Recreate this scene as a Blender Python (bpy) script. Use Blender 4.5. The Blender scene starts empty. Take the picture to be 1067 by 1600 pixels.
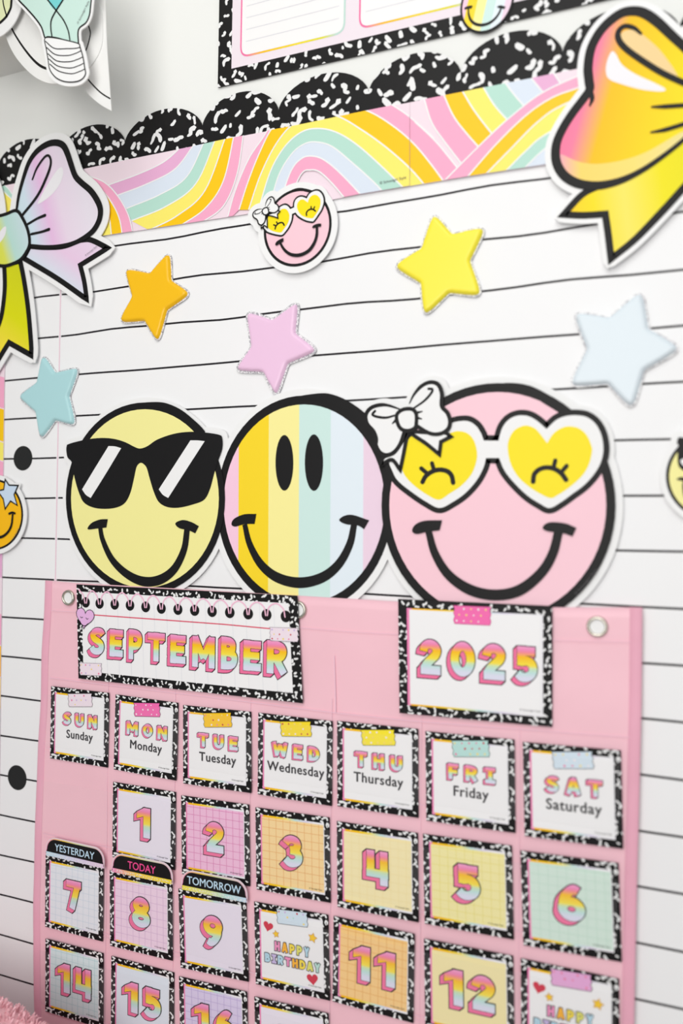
import bpy, math, random
from mathutils import Matrix, Vector
from mathutils.geometry import delaunay_2d_cdt

# ------------------------------------------------------------------ camera, world, lights, exposure
SC = bpy.context.scene
COL = SC.collection
W, H = 1067, 1600
FPX = 1279.055
YAW, PITCH, ROLL = 0.41040981, 0.01099247, 0.00807207
CAMZ = 1.35
CDIST = 0.629032
def _rot():
    cy, sy = math.cos(YAW), math.sin(YAW); cp, sp = math.cos(PITCH), math.sin(PITCH)
    cr, sr = math.cos(ROLL), math.sin(ROLL)
    Ry = Matrix(((cy, -sy, 0), (sy, cy, 0), (0, 0, 1)))
    B = Matrix(((1, 0, 0), (0, -sp, -cp), (0, cp, -sp)))
    Rr = Matrix(((cr, -sr, 0), (sr, cr, 0), (0, 0, 1)))
    return Ry @ B @ Rr
ROT = _rot()
CAMLOC = Vector((0.0, -CDIST, CAMZ))
cam = bpy.data.cameras.new('camera')
cam.sensor_fit = 'VERTICAL'; cam.sensor_height = 36.0; cam.sensor_width = 24.0
cam.lens = FPX / H * 36.0
cam.clip_start = 0.02
cam.dof.use_dof = True
cam.dof.focus_distance = 0.755
cam.dof.aperture_fstop = 2.5
camo = bpy.data.objects.new('camera', cam); COL.objects.link(camo)
camo.matrix_world = Matrix.Translation(CAMLOC) @ ROT.to_4x4()
SC.camera = camo

wd = bpy.data.worlds.new('room_light'); SC.world = wd; wd.use_nodes = True
wd.node_tree.nodes['Background'].inputs[0].default_value = (0.90, 0.95, 1.0, 1)
wd.node_tree.nodes['Background'].inputs[1].default_value = 0.30

def area(name, loc, target, size, size_y, power, col):
    l = bpy.data.lights.new(name, 'AREA'); l.shape = 'RECTANGLE'; l.size = size; l.size_y = size_y
    l.energy = power; l.color = col
    o = bpy.data.objects.new(name, l); COL.objects.link(o); o.location = loc
    o.rotation_euler = (Vector(target) - Vector(loc)).to_track_quat('-Z', 'Y').to_euler()
    return o
area('ceiling_light', (-0.20, -1.10, 2.45), (-0.32, 0, 1.45), 1.1, 0.7, 7.2, (1.0, 0.985, 0.955))
area('front_fill_light', (-0.22, -1.50, 1.56), (-0.38, 0, 1.45), 0.9, 1.0, 10.6, (1.0, 0.975, 0.94))  # added fill lamp behind the camera, brightens the middle of the wall
SC.view_settings.view_transform = 'Standard'
SC.view_settings.look = 'None'
SC.view_settings.gamma = 1.0
SC.view_settings.use_curve_mapping = False
SC.view_settings.exposure = 0.17

# ------------------------------------------------------------------ helpers
def U(u, v, dep=0.0):
    """pixel of the 1067x1600 photograph -> (x, z) on the plane lying dep metres in front of the wall"""
    d = ROT @ Vector(((u - W / 2) / FPX, -(v - H / 2) / FPX, -1.0))
    t = (CDIST - dep) / d.y
    return (CAMLOC.x + d.x * t, CAMLOC.z + d.z * t)
def pxscale(u, v, dep=0.0):
    return abs(U(u, v - 4, dep)[1] - U(u, v + 4, dep)[1]) / 8
def Zm(x0, y0, s):
    return lambda pts: [(x0 + p[0] / s, y0 + p[1] / s) + tuple(p[2:]) for p in pts]

def srgb(c):
    def f(x):
        x /= 255.0
        return x / 12.92 if x <= 0.04045 else ((x + 0.055) / 1.055) ** 2.4
    return (f(c[0]), f(c[1]), f(c[2]), 1.0)
MATS = {}
def mat(name, rgb, rough=0.55, noise=0.0, nscale=60.0, bump=0.0, bscale=200.0, spec=0.3, metal=0.0):
    if name in MATS: return MATS[name]
    m = bpy.data.materials.new(name); m.use_nodes = True; MATS[name] = m
    nt = m.node_tree; b = nt.nodes['Principled BSDF']
    b.inputs['Base Color'].default_value = srgb(rgb)
    b.inputs['Roughness'].default_value = rough
    b.inputs['Specular IOR Level'].default_value = spec
    b.inputs['Metallic'].default_value = metal
    if noise or bump:
        tc = nt.nodes.new('ShaderNodeTexCoord')
    if noise:
        n = nt.nodes.new('ShaderNodeTexNoise'); n.inputs['Scale'].default_value = nscale
        n.inputs['Detail'].default_value = 3
        nt.links.new(tc.outputs['Object'], n.inputs['Vector'])
        mx = nt.nodes.new('ShaderNodeMix'); mx.data_type = 'RGBA'
        c = srgb(rgb)
        mx.inputs[6].default_value = tuple(x * (1 - noise) for x in c[:3]) + (1,)
        mx.inputs[7].default_value = tuple(min(1, x * (1 + noise)) for x in c[:3]) + (1,)
        nt.links.new(n.outputs['Fac'], mx.inputs[0]); nt.links.new(mx.outputs[2], b.inputs['Base Color'])
    if bump:
        n2 = nt.nodes.new('ShaderNodeTexNoise'); n2.inputs['Scale'].default_value = bscale
        nt.links.new(tc.outputs['Object'], n2.inputs['Vector'])
        bp = nt.nodes.new('ShaderNodeBump'); bp.inputs['Strength'].default_value = bump
        bp.inputs['Distance'].default_value = 0.002
        nt.links.new(n2.outputs['Fac'], bp.inputs['Height']); nt.links.new(bp.outputs['Normal'], b.inputs['Normal'])
    return m
def ramp_mat(name, stops, axis=(0, 0, 1), offset=0.0, rough=0.5):
    """colour printed as a gradient across the mesh's own bounding box (Generated coordinates)"""
    if name in MATS: return MATS[name]
    m = bpy.data.materials.new(name); m.use_nodes = True; MATS[name] = m
    nt = m.node_tree; b = nt.nodes['Principled BSDF']; b.inputs['Roughness'].default_value = rough
    b.inputs['Specular IOR Level'].default_value = 0.3
    tc = nt.nodes.new('ShaderNodeTexCoord'); d = nt.nodes.new('ShaderNodeVectorMath'); d.operation = 'DOT_PRODUCT'
    d.inputs[1].default_value = axis
    nt.links.new(tc.outputs['Generated'], d.inputs[0])
    a = nt.nodes.new('ShaderNodeMath'); a.operation = 'ADD'; a.inputs[1].default_value = offset
    nt.links.new(d.outputs['Value'], a.inputs[0])
    r = nt.nodes.new('ShaderNodeValToRGB'); els = r.color_ramp.elements
    els[0].position, els[0].color = stops[0][0], srgb(stops[0][1])
    els[1].position, els[1].color = stops[-1][0], srgb(stops[-1][1])
    for p, c in stops[1:-1]:
        e = els.new(p); e.color = srgb(c)
    nt.links.new(a.outputs[0], r.inputs['Fac']); nt.links.new(r.outputs['Color'], b.inputs['Base Color'])
    return m

def catmull(pts, closed, n=8):
    """smooth curve through points; a third value 1 on a point keeps it a sharp corner"""
    P = [Vector((p[0], p[1])) for p in pts]; sharp = [len(p) > 2 and p[2] for p in pts]
    N = len(P); out = []
    for i in range(N if closed else N - 1):
        j = (i + 1) % N
        p1, p2 = P[i], P[j]
        p0 = P[i - 1] if (closed or i > 0) and not sharp[i] else p1 + (p1 - p2)
        p3 = P[(j + 1) % N] if (closed or j < N - 1) and not sharp[j] else p2 + (p2 - p1)
        if sharp[i]: p0 = p1 - (p2 - p1)
        if sharp[j]: p3 = p2 + (p2 - p1)
        for k in range(n):
            t = k / n
            q = 0.5 * ((2 * p1) + (p2 - p0) * t + (2 * p0 - 5 * p1 + 4 * p2 - p3) * t * t + (3 * p1 - p0 - 3 * p2 + p3) * t ** 3)
            out.append((q.x, q.y))
    if not closed: out.append((P[-1].x, P[-1].y))
    return out
def ellipse(cx, cy, rx, ry, n=40, a0=0.0, a1=2 * math.pi):
    return [(cx + rx * math.cos(a0 + (a1 - a0) * i / n), cy + ry * math.sin(a0 + (a1 - a0) * i / n)) for i in range(n)]
def rot2(pts, a, c=(0, 0)):
    ca, sa = math.cos(a), math.sin(a)
    return [(c[0] + (x - c[0]) * ca - (y - c[1]) * sa, c[1] + (x - c[0]) * sa + (y - c[1]) * ca) for x, y in pts]

def union(adds, subs=(), clips=()):
    """2-D boolean: triangles inside any add, inside every clip, in no sub.  Works in millimetres."""
    V = []; F = []; kind = []
    for k, group in ((0, adds), (1, subs), (2, clips)):
        for poly in group:
            if sum(poly[i - 1][0] * poly[i][1] - poly[i][0] * poly[i - 1][1] for i in range(len(poly))) < 0: poly = poly[::-1]
            s = len(V); V += [Vector((p[0] * 1000, p[1] * 1000)) for p in poly]
            F.append(list(range(s, s + len(poly)))); kind.append(k)
    nclip = len(clips)
    r = delaunay_2d_cdt(V, [], F, 1, 1e-5, True)
    vs, fs, of = r[0], r[2], r[5]
    keep = []
    for f, o in zip(fs, of):
        ks = [kind[i] for i in o]
        if 0 in ks and 1 not in ks and (nclip == 0 or 2 in ks):
            keep.append(f)
    used = {}
    out = []; tri = []
    for f in keep:
        t = []
        for i in f:
            if i not in used:
                used[i] = len(out); out.append((vs[i].x / 1000, vs[i].y / 1000))
            t.append(used[i])
        a, b, c = (out[i] for i in t[:3])
        if (b[0] - a[0]) * (c[1] - a[1]) - (b[1] - a[1]) * (c[0] - a[0]) < 0: t.reverse()
        tri.append(t)
    return out, tri
def pieces(t2):
    """connected pieces of a flat triangulation"""
    V, T = t2; par = list(range(len(V)))
    def fd(i):
        while par[i] != i: par[i] = par[par[i]]; i = par[i]
        return i
    for f in T:
        for i in f[1:]: par[fd(i)] = fd(f[0])
    gr = {}
    for f in T: gr.setdefault(fd(f[0]), []).append(f)
    out = []
    for fs in gr.values():
        ids = sorted({i for f in fs for i in f}); mp = {i: k for k, i in enumerate(ids)}
        out.append(([V[i] for i in ids], [[mp[i] for i in f] for f in fs]))
    return out
def boundary(tri):
    e = {}
    for f in tri:
        for i in range(len(f)):
            a, b = f[i], f[(i + 1) % len(f)]
            e[(a, b)] = 1
    return [(a, b) for (a, b) in e if (b, a) not in e]
def mk(name, verts, faces, m, parent=None, smooth=False):
    me = bpy.data.meshes.new(name); me.from_pydata(verts, [], faces); me.validate(); me.update()
    if smooth:
        for p in me.polygons: p.use_smooth = True
    me.materials.append(m)
    o = bpy.data.objects.new(name, me); COL.objects.link(o)
    if parent is not None: o.parent = parent
    return o
def flat(name, t2, dep, m, parent, org=(0, 0)):
    V, T = t2
    return mk(name, [(x - org[0], -dep, z - org[1]) for x, z in V], T, m, parent)
def plate(name, t2, dep, thick, m, parent, org=(0, 0)):
    """t2 as a solid sheet: front at depth dep, back at dep - thick"""
    V, T = t2; n = len(V)
    vs = [(x - org[0], -dep, z - org[1]) for x, z in V] + [(x - org[0], -(dep - thick), z - org[1]) for x, z in V]
    fs = [list(f) for f in T] + [[i + n for i in reversed(f)] for f in T]
    for a, b in boundary(T): fs.append([b, a, a + n, b + n])
    return mk(name, vs, fs, m, parent)
def ribbon(pts, ws, closed=False, mit=0.5):
    """quads along a curve; ws = a width or one per point"""
    N = len(pts)
    if not isinstance(ws, (list, tuple)): ws = [ws] * N
    if len(ws) != N:
        M = len(ws); ww = []
        for i in range(N):
            f = i / (N - 1) * (M - 1); k = min(int(f), M - 2); ww.append(ws[k] + (ws[k + 1] - ws[k]) * (f - k))
        ws = ww
    L = []; R = []
    for i in range(N):
        a = Vector(pts[i - 1] if (closed or i > 0) else pts[i]); b = Vector(pts[(i + 1) % N] if (closed or i < N - 1) else pts[i])
        p = Vector(pts[i])
        d1 = (p - a); d2 = (b - p)
        d1 = d1.normalized() if d1.length > 1e-12 else d2.normalized()
        d2 = d2.normalized() if d2.length > 1e-12 else d1
        t = d1 + d2
        t = t.normalized() if t.length > 1e-6 else d1
        nrm = Vector((-t.y, t.x)); c = max(mit, abs(nrm.dot(Vector((-d1.y, d1.x)))))
        w = ws[i] / 2 / c
        L.append((p.x + nrm.x * w, p.y + nrm.y * w)); R.append((p.x - nrm.x * w, p.y - nrm.y * w))
    q = []
    for i in range(N if closed else N - 1):
        j = (i + 1) % N
        q.append([R[i], R[j], L[j], L[i]])
    return q, ws
def hull(pts):
    pts = sorted(set((round(x, 8), round(y, 8)) for x, y in pts))
    def half(ps):
        h = []
        for p in ps:
            while len(h) > 1 and (h[-1][0] - h[-2][0]) * (p[1] - h[-2][1]) - (h[-1][1] - h[-2][1]) * (p[0] - h[-2][0]) <= 0: h.pop()
            h.append(p)
        return h
    a = half(pts); b = half(pts[::-1]); return a[:-1] + b[:-1]
def hquads(pts, ws, closed=False):
    return [h for h in (hull(p) for p in ribbon(pts, ws, closed, 0.82)[0]) if len(h) > 2]
def stroke_t2(pts, ws, closed=False, caps=True):
    q, w2 = ribbon(pts, ws, closed)
    V = []; T = []
    for poly in q:
        s = len(V); V += poly; T.append([s, s + 1, s + 2, s + 3])
    if caps and not closed:
        for k, k2 in ((0, 1), (-1, -2)):
            d = math.atan2(pts[k][1] - pts[k2][1], pts[k][0] - pts[k2][0]); r_ = w2[k] / 2; s = len(V)
            V += [(pts[k][0] + r_ * math.cos(d - math.pi / 2 + math.pi * i / 8), pts[k][1] + r_ * math.sin(d - math.pi / 2 + math.pi * i / 8)) for i in range(9)]; T.append(list(range(s, s + 9)))
    return V, T
def join_t2(parts):
    V = []; T = []
    for v, t in parts:
        s = len(V); V += v; T += [[i + s for i in f] for f in t]
    return V, T
def tag(o, label, cat, group=None, kind=None):
    o['label'] = label; o['category'] = cat
    if group: o['group'] = group
    if kind: o['kind'] = kind
    return o
def thing(name, label, cat, loc, rot=0.0, group=None):
    o = bpy.data.objects.new(name, None); COL.objects.link(o); o.empty_display_size = 0.02
    o.location = loc; o.rotation_euler = (0, -rot, 0)
    return tag(o, label, cat, group)
def box(name, x0, x1, y0, y1, z0, z1, m, parent=None):
    v = [(x, y, z) for x in (x0, x1) for y in (y0, y1) for z in (z0, z1)]
    f = [(0, 1, 3, 2), (4, 6, 7, 5), (0, 4, 5, 1), (2, 3, 7, 6), (0, 2, 6, 4), (1, 5, 7, 3)]
    return mk(name, v, f, m, parent)
def text_mesh(body, size=1.0, spacing=1.0, bold=0.0):
    """lettering outlines as a flat mesh in x,z (origin bottom left); returns t2"""
    cu = bpy.data.curves.new('lettering', 'FONT'); cu.body = body; cu.size = 1.0; cu.resolution_u = 3
    cu.space_character = spacing; cu.offset = bold
    ob = bpy.data.objects.new('lettering', cu); COL.objects.link(ob)
    dg = bpy.context.evaluated_depsgraph_get()
    me = bpy.data.meshes.new_from_object(ob.evaluated_get(dg))
    V = [(v.co.x * size, v.co.y * size) for v in me.vertices]; T = [list(p.vertices) for p in me.polygons]
    bpy.data.objects.remove(ob); bpy.data.curves.remove(cu); bpy.data.meshes.remove(me)
    return V, T
def xf(t2, s=1.0, dx=0.0, dz=0.0, a=0.0):
    V, T = t2; V = rot2(V, a) if a else V
    return [(x * s + dx, z * s + dz) for x, z in V], T
def bold(t2, d, squeeze=1.0):
    """heavier weight: the outlines united with slightly shifted copies"""
    V, T = t2; k = 0.05
    adds = [[((V[i][0] * squeeze + dx) * k, (V[i][1] + dz) * k) for i in f] for f in T if len(f) >= 3 and abs(sum(V[f[i - 1]][0] * V[f[i]][1] - V[f[i]][0] * V[f[i - 1]][1] for i in range(len(f)))) > 2e-5 for dx, dz in ((-d, 0), (d, 0), (0, -d * .7), (0, d * .7))]
    V2, T2 = union(adds)
    return [(x / k, z / k) for x, z in V2], T2
def bbox(V):
    xs = [v[0] for v in V]; zs = [v[1] for v in V]
    return min(xs), max(xs), min(zs), max(zs)

LAY = 0.00012       # one printed layer

# printed colours
WHITE = mat('white_paper', (246, 246, 246), 0.5)
BLACK = mat('black_print', (22, 21, 22), 0.45, spec=0.2)
INK = mat('grey_ink', (95, 92, 95), 0.6)

# ------------------------------------------------------------------ the setting
wallm = mat('painted_wall', (240, 241, 238), 0.7, noise=0.015, nscale=6, bump=0.04, bscale=90)
def struct(o, label=None):
    o['kind'] = 'structure'
    if label: o['label'] = label
    return o
struct(box('wall_back', -2.2, 1.6, 0.0, 0.12, 0.0, 2.7, wallm), 'plain white painted wall behind the display')
struct(box('floor', -2.2, 1.6, -3.2, 0.0, -0.1, 0.0, mat('floor_vinyl', (196, 188, 178), 0.5, noise=0.05, nscale=9)), 'pale floor below the display')
zs = U(0, 121)[1]
struct(box('trim_1', -2.2, U(160, 50, 0.0)[0], -0.075, 0.0, zs, 2.7, mat('painted_soffit', (226, 227, 224), 0.7)), 'grey boxed soffit in the upper corner')

struct(box('shade_box', -2.2, -0.50, -0.85, -0.0755, CAMZ + 0.585, 2.7, MATS['painted_soffit']), 'unseen box added above the view to shade the upper left corner')  # added out of view, blocks light so the upper left wall darkens

# ------------------------------------------------------------------ lined bulletin board paper
Z0, SP = CAMZ - 0.01945595 + 0.28054405, 0.04014535
pap = thing('lined_paper', 'large white ruled notebook backing paper covering the wall', 'paper', (-0.35, 0, 0.70))
po = (-0.35, 0.70)
PX0 = U(-6, 800)[0]; PX1 = 0.30
topz = U(400, 290)[1]
plate('sheet', ([(PX0, 0.70), (PX1, 0.70), (PX1, topz), (PX0, topz)], [[0, 1, 2, 3]]), 0.0012, 0.0006,
      mat('board_paper', (247, 247, 248), 0.5, noise=0.008, nscale=8, bump=0.05, bscale=14), pap, po)
mx0 = U(95, 460, 0.001)[0]; mx1 = U(87, 900, 0.001)[0]
def margin_x(z):
    za = U(95, 460)[1]; zb = U(87, 900)[1]
    return mx0 + (mx1 - mx0) * (z - za) / (zb - za)
random.seed(5)
wav = {2: 0.0010, 1: 0.0014, 0: 0.0022}
linem = mat('ruled_ink', (28, 24, 30), 0.5)
for k in range(0, 24):
    z = Z0 - k * SP
    mxk = margin_x(z)
    for a, b in ((PX0, mxk - 0.0016), (mxk + 0.0016, PX1)):
        n = max(2, int((b - a) / 0.02)); pts = []
        for i in range(n + 1):
            x = a + (b - a) * i / n
            amp = 0.00025 + (0.0007 if k <= 2 else 0)
            pts.append((x, z + amp * math.sin(x * 31 + k * 2.1) + 0.4 * amp * math.sin(x * 74 + k)))
        flat('ruled_line', stroke_t2(pts, 0.0017, caps=False), 0.0012 + LAY, linem, pap, po)
flat('margin_line', stroke_t2([(margin_x(z), z) for z in (topz - 0.002, 1.5, 1.2, 0.9, 0.7)], 0.0012, caps=False), 0.0012 + LAY,
     mat('margin_pink', (240, 205, 220), 0.5), pap, po)
for (u, v) in ((36, 716), (27, 1215)):
    cx, cz = U(u, v, 0.0012)
    flat('punched_hole', union([ellipse(cx, cz, 0.0124, 0.0124, 36)]), 0.0012 + 2 * LAY, mat('hole_black', (34, 34, 34), 0.5), pap, po)

# ------------------------------------------------------------------ speckled notebook print
SPW = mat('speckle_white', (240, 240, 240), 0.5)
def blobs(x0, x1, z0, z1, size, rnd, dens=1.0):
    """squiggly white marks of composition-book marbling"""
    out = []; step = size * 1.02 / math.sqrt(dens)
    nx = max(1, int((x1 - x0) / step)); nz = max(1, int((z1 - z0) / step))
    for i in range(nx + 1):
        for j in range(nz + 1):
            if rnd.random() < 0.06: continue
            cx = x0 + (i + rnd.uniform(0.1, 0.9)) * step + (step / 2 if j % 2 else 0) - step / 2; cz = z0 + (j + rnd.uniform(0.15, 0.85)) * step - step / 2
            k = rnd.random(); a = rnd.uniform(0, math.pi)
            if k < 0.3:
                r = size * rnd.uniform(0.15, 0.27); q = rnd.uniform(1.1, 2.1)
                p = [(r * q * math.cos(t) * (1 + 0.25 * math.sin(t + a)), r * math.sin(t) * (1 + 0.2 * math.cos(2 * t))) for t in [2 * math.pi * s / 9 for s in range(9)]]
                out.append([(cx + x, cz + y) for x, y in rot2(p, a)])
            else:
                L = size * rnd.uniform(0.40, 0.85); b = rnd.uniform(-0.6, 0.6) * L; w = size * rnd.uniform(0.24, 0.36)
                c = [(-L / 2, 0), (-L / 6, b * 0.6), (L / 6, -b * 0.35 if k > 0.7 else b * 0.55), (L / 2, rnd.uniform(-.2, .2) * L)]
                cc = catmull(c, False, 3)
                _, w2 = ribbon(cc, [w * rnd.uniform(.5, 1.1), w * rnd.uniform(.7, 1.3), w * rnd.uniform(.6, 1.2), w * rnd.uniform(.8, 1.6)])
                q, _ = ribbon(cc, w2)
                R_ = [p[0] for p in q] + [q[-1][1]]; L_ = [p[3] for p in q] + [q[-1][2]]
                e = Vector(cc[-1]) - Vector(cc[-2]); e = e.normalized() * w2[-1] * 0.45
                s_ = Vector(cc[0]) - Vector(cc[1]); s_ = s_.normalized() * w2[0] * 0.45
                poly = R_ + [(cc[-1][0] + e.x, cc[-1][1] + e.y)] + L_[::-1] + [(cc[0][0] + s_.x, cc[0][1] + s_.y)]
                out.append([(cx + x, cz + y) for x, y in rot2(poly, a)])
    return out

# ------------------------------------------------------------------ scalloped and rainbow borders along the top
DS = 0.0020
notch = [(-1.03, None)]
npx = [(195, 222), (316, 200), (435, 172), (576, 145), (720, 112), (879, 82)]
nw = [U(u, v, DS) for u, v in npx]
# straight line through the notches
mxn = sum(p[0] for p in nw) / 6; mzn = sum(p[1] for p in nw) / 6
sl = sum((p[0] - mxn) * (p[1] - mzn) for p in nw) / sum((p[0] - mxn) ** 2 for p in nw)
pitch = (nw[-1][0] - nw[0][0]) / 5
xs = [nw[0][0] + pitch * i for i in range(-4, 0)] + [p[0] for p in nw] + [nw[-1][0] + pitch * i for i in range(1, 4)]
ends = [xs[0], xs[4] , xs[8], xs[-1]]
pk = U(505, 115, DS); rise = pk[1] - (mzn + sl * (pk[0] - mxn))
def nz(x): return mzn + sl * (x - mxn)
def scallop_strip(i0, i1, label):
    poly = [(xs[i0], nz(xs[i0]) - 0.052), (xs[i1], nz(xs[i1]) - 0.052)]
    for i in range(i1, i0, -1):
        a, b = xs[i - 1], xs[i]; c = (a + b) / 2; r = (b - a) / 2
        R_ = (r * r + rise * rise) / (2 * rise)
        for k in range(0, 19):
            t = math.pi * k / 18; dx = r * math.cos(t)
            zc = 0.35 * (math.sqrt(max(0, R_ * R_ - dx * dx)) - (R_ - rise) if rise <= r else rise * math.sin(t)) + 0.65 * rise * math.sin(t)
            poly.append((c + dx, nz(c + dx) + zc))
    org = ((xs[i0] + xs[i1]) / 2, nz(xs[i0]) - 0.052)
    th = thing('scalloped_border', label, 'border trim', (org[0], 0, org[1]), group='scalloped notebook border strips')
    plate('border_card', union([poly]), DS, 0.0006, BLACK, th, org)
    rnd = random.Random(11 + i0)
    bl = blobs(xs[i0], xs[i1], nz((xs[i0] + xs[i1]) / 2) - 0.06, nz(xs[i1]) + rise + 0.01, 0.0112, rnd)
    flat('speckle_print', union(bl, (), [poly]), DS + LAY, SPW, th, org)
scallop_strip(0, 4, 'black speckled scalloped border strip behind the pastel bow at left')
scallop_strip(4, 8, 'black speckled scalloped border strip above the middle of the rainbow border')
scallop_strip(8, 12, 'black speckled scalloped border strip running behind the yellow bow')

DR = 0.0028
top_px = [(-60, 306), (0, 291.5), (126.7, 264.8), (206.8, 247.7), (295.9, 229.9), (349, 218), (477.5, 193.5), (560, 176), (695, 149), (830, 122.4), (904, 107), (1060, 76), (1130, 62)]
bot_px = [(-60, 404), (0, 394.5), (153.4, 369.8), (206.8, 361.6), (285, 350), (370.7, 336.7), (516, 312.5), (560, 304), (641, 290.5), (735, 275), (853.5, 257), (1067, 221), (1130, 211)]
def lerp_px(line, u):
    for a, b in zip(line, line[1:]):
        if u <= b[0]:
            f = (u - a[0]) / (b[0] - a[0]); return (u, a[1] + (b[1] - a[1]) * f)
    return line[-1]
RB = {'pale': (246, 226, 236), 'pink': (251, 174, 205), 'orange': (255, 204, 10), 'yellow': (255, 240, 112), 'mint': (186, 227, 212),
      'blue': (222, 232, 245), 'purple': (236, 178, 216)}
def rbm(c): return mat('rainbow_' + c, RB[c], 0.45)
za_ = Zm(100, 180, 2.808); zb_ = Zm(360, 150, 3.138); zc_ = Zm(560, 60, 2.964); zl_ = Zm(0, 190, 5.616)
def strip_poly(u0, u1):
    t = [p for p in top_px if u0 < p[0] < u1]; b = [p for p in bot_px if u0 < p[0] < u1]
    t = [lerp_px(top_px, u0)] + t + [lerp_px(top_px, u1)]; b = [lerp_px(bot_px, u0)] + b + [lerp_px(bot_px, u1)]
    return [U(u, v, DR) for u, v in t] + [U(u, v, DR) for u, v in reversed(b)]
# boundary curves of the printed arches (traced on the strip)
A = [za_([(95, 262), (180, 296), (240, 358), (285, 440), (306, 525)]), za_([(95, 270), (165, 325), (215, 390), (245, 455), (259, 530)]),
     za_([(150, 330), (185, 390), (202, 455), (211, 535)]), za_([(120, 440), (135, 490), (150, 545)])]
B = [za_([(190, 309), (330, 258), (440, 205), (520, 135)]), za_([(236, 352), (370, 300), (490, 235), (578, 120)]), za_([(275, 410), (420, 350), (540, 270), (622, 105)]),
     za_([(297, 464), (450, 400), (580, 300), (670, 95)]), za_([(375, 505), (500, 440), (620, 330), (714, 85)]), za_([(505, 490), (620, 410), (700, 290), (749, 80)]),
     za_([(600, 475), (700, 400), (760, 260), (790, 70)])]
C = [za_([(715, 470), (755, 330), (815, 190), (885, 85)]) + zb_([(250, 40), (400, -60), (620, -50), (800, 50), (900, 120), (1000, 210)]) + zc_([(260, 385), (360, 480), (475, 620)]),
     zb_([(45, 560), (90, 420), (150, 270), (215, 150), (330, 50), (500, 20), (680, 78), (800, 150), (900, 235), (980, 330), (1050, 425)]),
     zb_([(92, 560), (150, 390), (225, 240), (310, 140), (420, 88), (530, 103), (640, 165), (760, 250), (880, 355), (955, 440)]),
     zb_([(140, 560), (200, 370), (270, 250), (350, 180), (430, 162), (520, 180), (620, 240), (740, 345), (862, 465)]),
     zb_([(195, 540), (240, 390), (300, 290), (360, 240), (420, 228), (500, 250), (600, 330), (700, 420), (760, 482)]),
     zb_([(245, 520), (300, 370), (350, 310), (400, 297), (460, 315), (540, 380), (655, 500)]),
     zb_([(285, 520), (350, 385), (395, 365), (440, 375), (500, 430), (570, 512)])]
D = [zc_([(302, 270), (340, 390), (400, 480), (500, 610)]), zc_([(390, 250), (440, 360), (500, 440), (580, 530)]), zc_([(478, 238), (540, 340), (640, 470)]),
     zc_([(572, 215), (630, 310), (710, 400)]), zc_([(672, 195), (720, 260), (790, 340)]), zc_([(790, 172), (850, 245), (870, 270)]), zc_([(893, 145), (940, 215), (960, 240)])]
EE = [zc_([(385, 675), (560, 500), (700, 370), (850, 255), (1020, 175), (1200, 100)]), zc_([(495, 655), (640, 490), (780, 355), (900, 275), (1025, 228), (1200, 160)]),
      zc_([(580, 642), (700, 520), (830, 390), (950, 310), (1200, 215)]), zc_([(670, 630), (780, 520), (880, 440), (1200, 270)]), zc_([(755, 618), (850, 525), (940, 460), (1200, 330)]), zc_([(850, 600), (940, 545), (1200, 400)])]
LFT = [zl_([(-300, 480), (-120, 500), (45, 560), (150, 720), (180, 900), (190, 1000)]), zl_([(-300, 560), (-100, 560), (0, 590), (60, 640), (115, 720), (150, 1000)]), zl_([(-300, 640), (-100, 660), (0, 690), (40, 800), (50, 1000)]),
       zl_([(-300, 720), (-60, 780), (0, 900), (0, 1000)])]
def rainbow_strip(u0, u1, label, fams, seam_text=None):
    sp = strip_poly(u0, u1)
    org = (sum(p[0] for p in sp) / len(sp), min(p[1] for p in sp))
    th = thing('rainbow_border', label, 'border trim', (org[0], 0, org[1]), group='rainbow border strips')
    plate('border_card', union([sp]), DR, 0.0006, rbm('pale'), th, org)
    lay = 1
    for curves, cols, over in fams:
        cw = [[U(u, v, DR) for u, v in catmull(c, False, 8)] for c in curves]
        if over:   # pale ground of an arch laid over its neighbours
            flat('arch_ground', union([cw[0] + cw[-1][::-1]], (), [sp]), DR + LAY * lay, rbm('pale'), th, org); lay += 1
        for a, b, c in zip(cw, cw[1:], cols):
            if c:
                for piece in pieces(union([a + b[::-1]], (), [sp])): flat('rainbow_band', piece, DR + LAY * lay, rbm(c), th, org)
        q = []
        for c in cw: q += hquads(c, 0.0012)
        flat('white_lines', union(q, (), [sp]), DR + LAY * (lay + 1), WHITE, th, org)
        lay += 2
    if seam_text:
        t2 = text_mesh('© Schoolgirl Style', 0.0032); x, z = U(seam_text[0], seam_text[1], DR)
        flat('small_print', xf(t2, 1, x, z, 0.05), DR + LAY * (lay + 1), INK, th, org)
fB = (B, ['purple', 'blue', 'mint', 'yellow', 'orange', 'pink'], False)
fA = (A, ['pink', 'orange', 'yellow'], True)
fC = (C, ['pink', 'orange', 'yellow', 'mint', 'blue', 'pink'], False)
fD = (D, ['pink', 'orange', 'yellow', 'mint', 'blue', 'purple'], False)
fE = (EE, ['pink', 'orange', 'yellow', 'mint', 'blue'], True)
fL = (LFT, ['mint', 'yellow', 'orange'], False)
rainbow_strip(-60, 640.3, 'rainbow arch border strip between the pastel bow and the pink smiley', [fL, fB, fA, fC], (594, 289))
rainbow_strip(640.6, 1130, 'rainbow arch border strip ending behind the yellow bow', [fC, fD, fE])
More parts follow.
